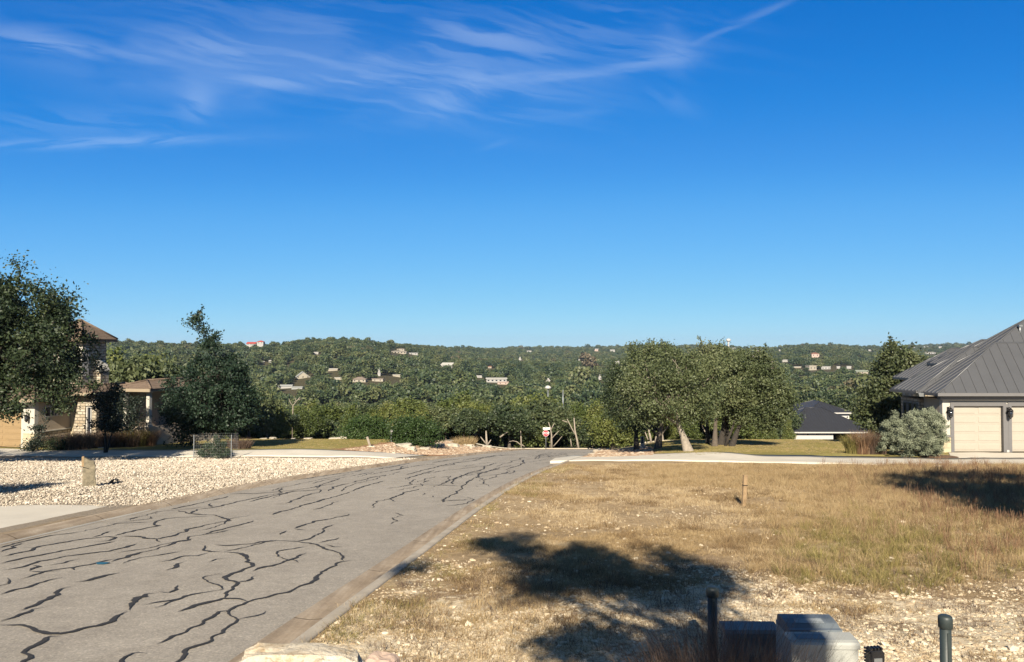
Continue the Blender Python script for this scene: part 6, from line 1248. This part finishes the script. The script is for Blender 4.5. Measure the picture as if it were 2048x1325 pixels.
# thin scrub in places so the ground shows
keep &= ~((fbm(X/55., Y/55., 91, 3) > .66) & (rng.random(len(X)) < .6) & (Y > 450))
Z = hz(X, Y); top = HY-F*(Z+6.2*S_)/Y
for (hx, hy, w, hp, Yh, Xh) in FAR:
    kill = (np.abs(pxs-hx) < w*.5+F*2.6*S_/Y) & (Y < Yh+w*Yh/F*.4) & (Y > 260) & (top < hy-.5) & (Y > Yh-450-Yh*.15)
    kill |= (np.hypot(X-Xh, Y-Yh-w*Yh/F*.25) < w*Yh/F*.62)
    keep &= ~kill
X, Y, S_, Z = X[keep], Y[keep], S_[keep], Z[keep]; n = len(X); print('far trees', n)
scatter('far_woodland', 'dense oak and cedar woodland covering the valley and far hills', 'woodland', np.stack([X, Y, Z-.4], 1), FC, np.stack([S_*rng.uniform(.9, 1.2, n), S_*rng.uniform(.9, 1.2, n), S_*rng.uniform(.75, 1.1, n)], 1))

# ------------------------------------------------------------------ thin cirrus, a real sheet high above the country
def cirrus():
    H_ = 3000.; nx_, ny_ = 760, 420; gx_ = np.linspace(-3.0, 1.7, nx_); gy_ = np.linspace(1.85, 4.9, ny_); U, V_ = np.meshgrid(gx_, gy_)
    PXc = CX+F*U/V_; PYc = HY-F/V_
    def blob(x, y, rx, ry, a=0): c, s = math.cos(a), math.sin(a); dx = PXc-x; dy = PYc-y; return np.exp(-(((dx*c+dy*s)/rx)**2+((-dx*s+dy*c)/ry)**2))
    wx = PXc+70*(fbm(PXc/170., PYc/60., 3, 4)-.5); wy = PYc+34*(fbm(PXc/170.+9, PYc/60.+4, 4, 4)-.5)
    def fib(ang, sx, sy, seed): c, s = math.cos(ang), math.sin(ang); a = wx*c+wy*s; b = -wx*s+wy*c; return fbm(a/sx, b/sy, seed, 5, .6)
    f1 = fib(.20, 190, 16, 11); f2 = fib(-.12, 210, 15, 12); f3 = fib(.6, 130, 26, 13); soft = fbm(wx/200., wy/70., 15, 4)
    d = .55*blob(560, 115, 430, 70, .10)*(sst(f1, .3, .8)*.5+.45*sst(soft, .25, .75)+.10)
    d += .55*blob(900, 150, 240, 80, .12)*(sst(f1, .36, .7)*.6+.4*soft)+.55*blob(1000, 75, 110, 22, .22)*sst(f1, .3, .65)+.38*blob(430, 95, 90, 22, .3)*sst(f1, .3, .6)
    d += .60*blob(915, 185, 75, 30, -.45)*sst(f3, .3, .65)+.55*blob(1080, 150, 150, 11, -.04)*sst(f2, .25, .6)+.55*blob(1290, 122, 90, 13, -.15)*sst(f2, .25, .6)+.35*blob(1350, 95, 40, 45, -.7)*sst(f3, .3, .6)
    d += .26*blob(1460, 50, 130, 8, -.40)*sst(fib(-.4, 120, 12, 19), .3, .65)+.18*blob(1540, 14, 60, 7, -.42)
    d += .55*blob(390, 200, 34, 34, .3)*sst(f3, .25, .6)+.6*blob(540, 162, 90, 11, .05)*sst(f1, .25, .6)+.42*blob(720, 158, 60, 9, 0)*sst(f1, .25, .6)
    d += .50*blob(90, 85, 190, 16, .14)*sst(f1, .3, .65)+.35*blob(40, 60, 90, 22, .2)*sst(f1, .3, .65)+.62*blob(180, 283, 230, 10, -.03)*sst(f2, .28, .6)+.22*blob(190, 245, 260, 34, .05)*sst(f1, .35, .7)
    d += .22*blob(300, 140, 330, 60, .2)*sst(soft, .3, .7)+.22*blob(1200, 40, 260, 60, .15)*sst(f1, .4, .75)+.20*blob(700, 30, 500, 34, .1)*sst(f1, .4, .75)
    d += .14*blob(1180, 222, 60, 10, -.2)*sst(f2, .3, .6)+.10*blob(990, 288, 30, 5, -.3)+.16*blob(1350, 200, 50, 18, .4)*sst(f3, .35, .6)
    d = 1.05*(1-np.exp(-np.clip(d, 0, 3)*1.0)); edge = np.minimum.reduce([sst(U, -3, -2.8), 1-sst(U, 1.55, 1.7), 1-sst(V_, 4.6, 4.9)]); d *= edge
    I = np.arange(nx_*ny_).reshape(ny_, nx_); Q = np.stack([I[:-1, :-1], I[:-1, 1:], I[1:, 1:], I[1:, :-1]], -1).reshape(-1, 4)
    m, nt = newmat('cirrus'); a = N(nt, 'ShaderNodeAttribute', attribute_name='dens'); t = N(nt, 'ShaderNodeBsdfTransparent'); s = N(nt, 'ShaderNodeBsdfTranslucent'); s.inputs[0].default_value = (.56, .67, .76, 1)
    mx = N(nt, 'ShaderNodeMixShader'); o = N(nt, 'ShaderNodeOutputMaterial'); nt.links.new(math_(nt, 'MULTIPLY', a.outputs['Fac'], .25), mx.inputs[0]); nt.links.new(t.outputs[0], mx.inputs[1]); nt.links.new(s.outputs[0], mx.inputs[2]); nt.links.new(mx.outputs[0], o.inputs[0])
    me = npmesh('cirrus_cloud', np.stack([U*H_, V_*H_, np.full_like(U, H_)], -1).reshape(-1, 3), Q, m, smooth=True)
    at_ = me.attributes.new('dens', 'FLOAT', 'POINT'); at_.data.foreach_set('value', d.astype(np.float32).ravel()); ob = link('cirrus_cloud', me); tag(ob, 'thin wispy white cirrus cloud across the upper left of the sky', 'cloud', None, 'stuff'); ob.visible_shadow = False if False else True
cirrus()

# ------------------------------------------------------------------ air
HAZE = True
if HAZE:
    b = MB(); b.box(-4900, 4900, -120, 6900, -260, 110); m, nt = newmat('haze'); v = N(nt, 'ShaderNodeVolumePrincipled'); o = N(nt, 'ShaderNodeOutputMaterial')
    v.inputs['Color'].default_value = (.62, .78, 1., 1); v.inputs['Density'].default_value = .000065; v.inputs['Anisotropy'].default_value = .2; nt.links.new(v.outputs[0], o.inputs['Volume'])
    hz_o = b.build('haze', m); tag(hz_o, 'thin blue air between the viewpoint and the far hills', 'haze', None, 'stuff')

# ------------------------------------------------------------------ camera, sun, sky
cam = bpy.data.cameras.new('camera'); co = bpy.data.objects.new('camera', cam); COL.objects.link(co); co.rotation_euler = (R(90)+PITCH, 0, 0)
cam.sensor_width = 36; cam.lens = 36*F/2048; cam.clip_start = .1; cam.clip_end = 30000; SC.camera = co
sun = bpy.data.lights.new('sun', 'SUN'); sun.energy = 5.0; sun.angle = R(.53); sun.color = (1, .89, .72); so = bpy.data.objects.new('sun', sun); COL.objects.link(so)
from mathutils import Vector
so.rotation_euler = Vector(SUNV).to_track_quat('Z', 'Y').to_euler(); so.location = (0, -20, 40)
w = bpy.data.worlds.new('World'); SC.world = w; w.use_nodes = True; nt = w.node_tree; nt.nodes.clear()
sky = N(nt, 'ShaderNodeTexSky'); sky.sky_type = 'NISHITA'; sky.sun_disc = False; sky.sun_elevation = SUN_EL; sky.sun_rotation = math.pi+SUN_AZ; sky.altitude = 5000; sky.air_density = 1.0; sky.dust_density = 0; sky.ozone_density = 10.0
EXPO = 1.25; EE = 2**EXPO
def vm(op, a, k):
    n = N(nt, 'ShaderNodeVectorMath', operation=op); nt.links.new(a, n.inputs[0])
    if op == 'SCALE': n.inputs['Scale'].default_value = k
    return n.outputs[0]
cv = N(nt, 'ShaderNodeRGBCurve'); nt.links.new(vm('SCALE', sky.outputs[0], .11*.7), cv.inputs['Color'])     # clear deep blue of a dry autumn afternoon
for c, pts in ((0, [(0, 0), (.028, .003), (.049, .045), (.073, .12), (.164, .29), (.29, .44), (.36, .50), (1, .9)]), (1, [(0, 0), (.078, .170), (.134, .30), (.20, .45), (.40, .67), (.57, .79), (.63, .82), (1, .95)]), (2, [(0, 0), (.222, .61), (.377, .81), (.528, .92), (.82, .965), (1, .98)])):
    q = cv.mapping.curves[c]
    while len(q.points) > 2: q.points.remove(q.points[1])
    q.points[0].location = pts[0]; q.points[-1].location = pts[-1]
    for x, y in pts[1:-1]: q.points.new(x, y)
cv.mapping.update()
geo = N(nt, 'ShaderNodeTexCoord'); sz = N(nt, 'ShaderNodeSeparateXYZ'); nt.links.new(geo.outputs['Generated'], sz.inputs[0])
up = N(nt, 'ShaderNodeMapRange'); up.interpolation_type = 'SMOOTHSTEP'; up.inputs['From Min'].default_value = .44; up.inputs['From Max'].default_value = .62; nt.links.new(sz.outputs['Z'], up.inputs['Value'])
skyc = mixc(nt, up.outputs[0], cv.outputs[0], (.075, .11, .16))       # sky above the view dimmed and greyed on purpose, to darken the shadows
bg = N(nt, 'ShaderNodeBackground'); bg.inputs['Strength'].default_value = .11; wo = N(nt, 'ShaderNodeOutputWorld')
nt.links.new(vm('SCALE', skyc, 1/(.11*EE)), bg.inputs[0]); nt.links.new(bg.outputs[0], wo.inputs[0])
SC.view_settings.view_transform = 'Standard'; SC.view_settings.look = 'None'; SC.view_settings.exposure = EXPO; SC.view_settings.gamma = 1
SC.cycles.max_bounces = 6; SC.cycles.diffuse_bounces = 3; SC.cycles.transparent_max_bounces = 8; SC.cycles.volume_bounces = 0; SC.cycles.use_denoising = True
try: SC.cycles.denoiser = 'OPENIMAGEDENOISE'
except Exception: pass
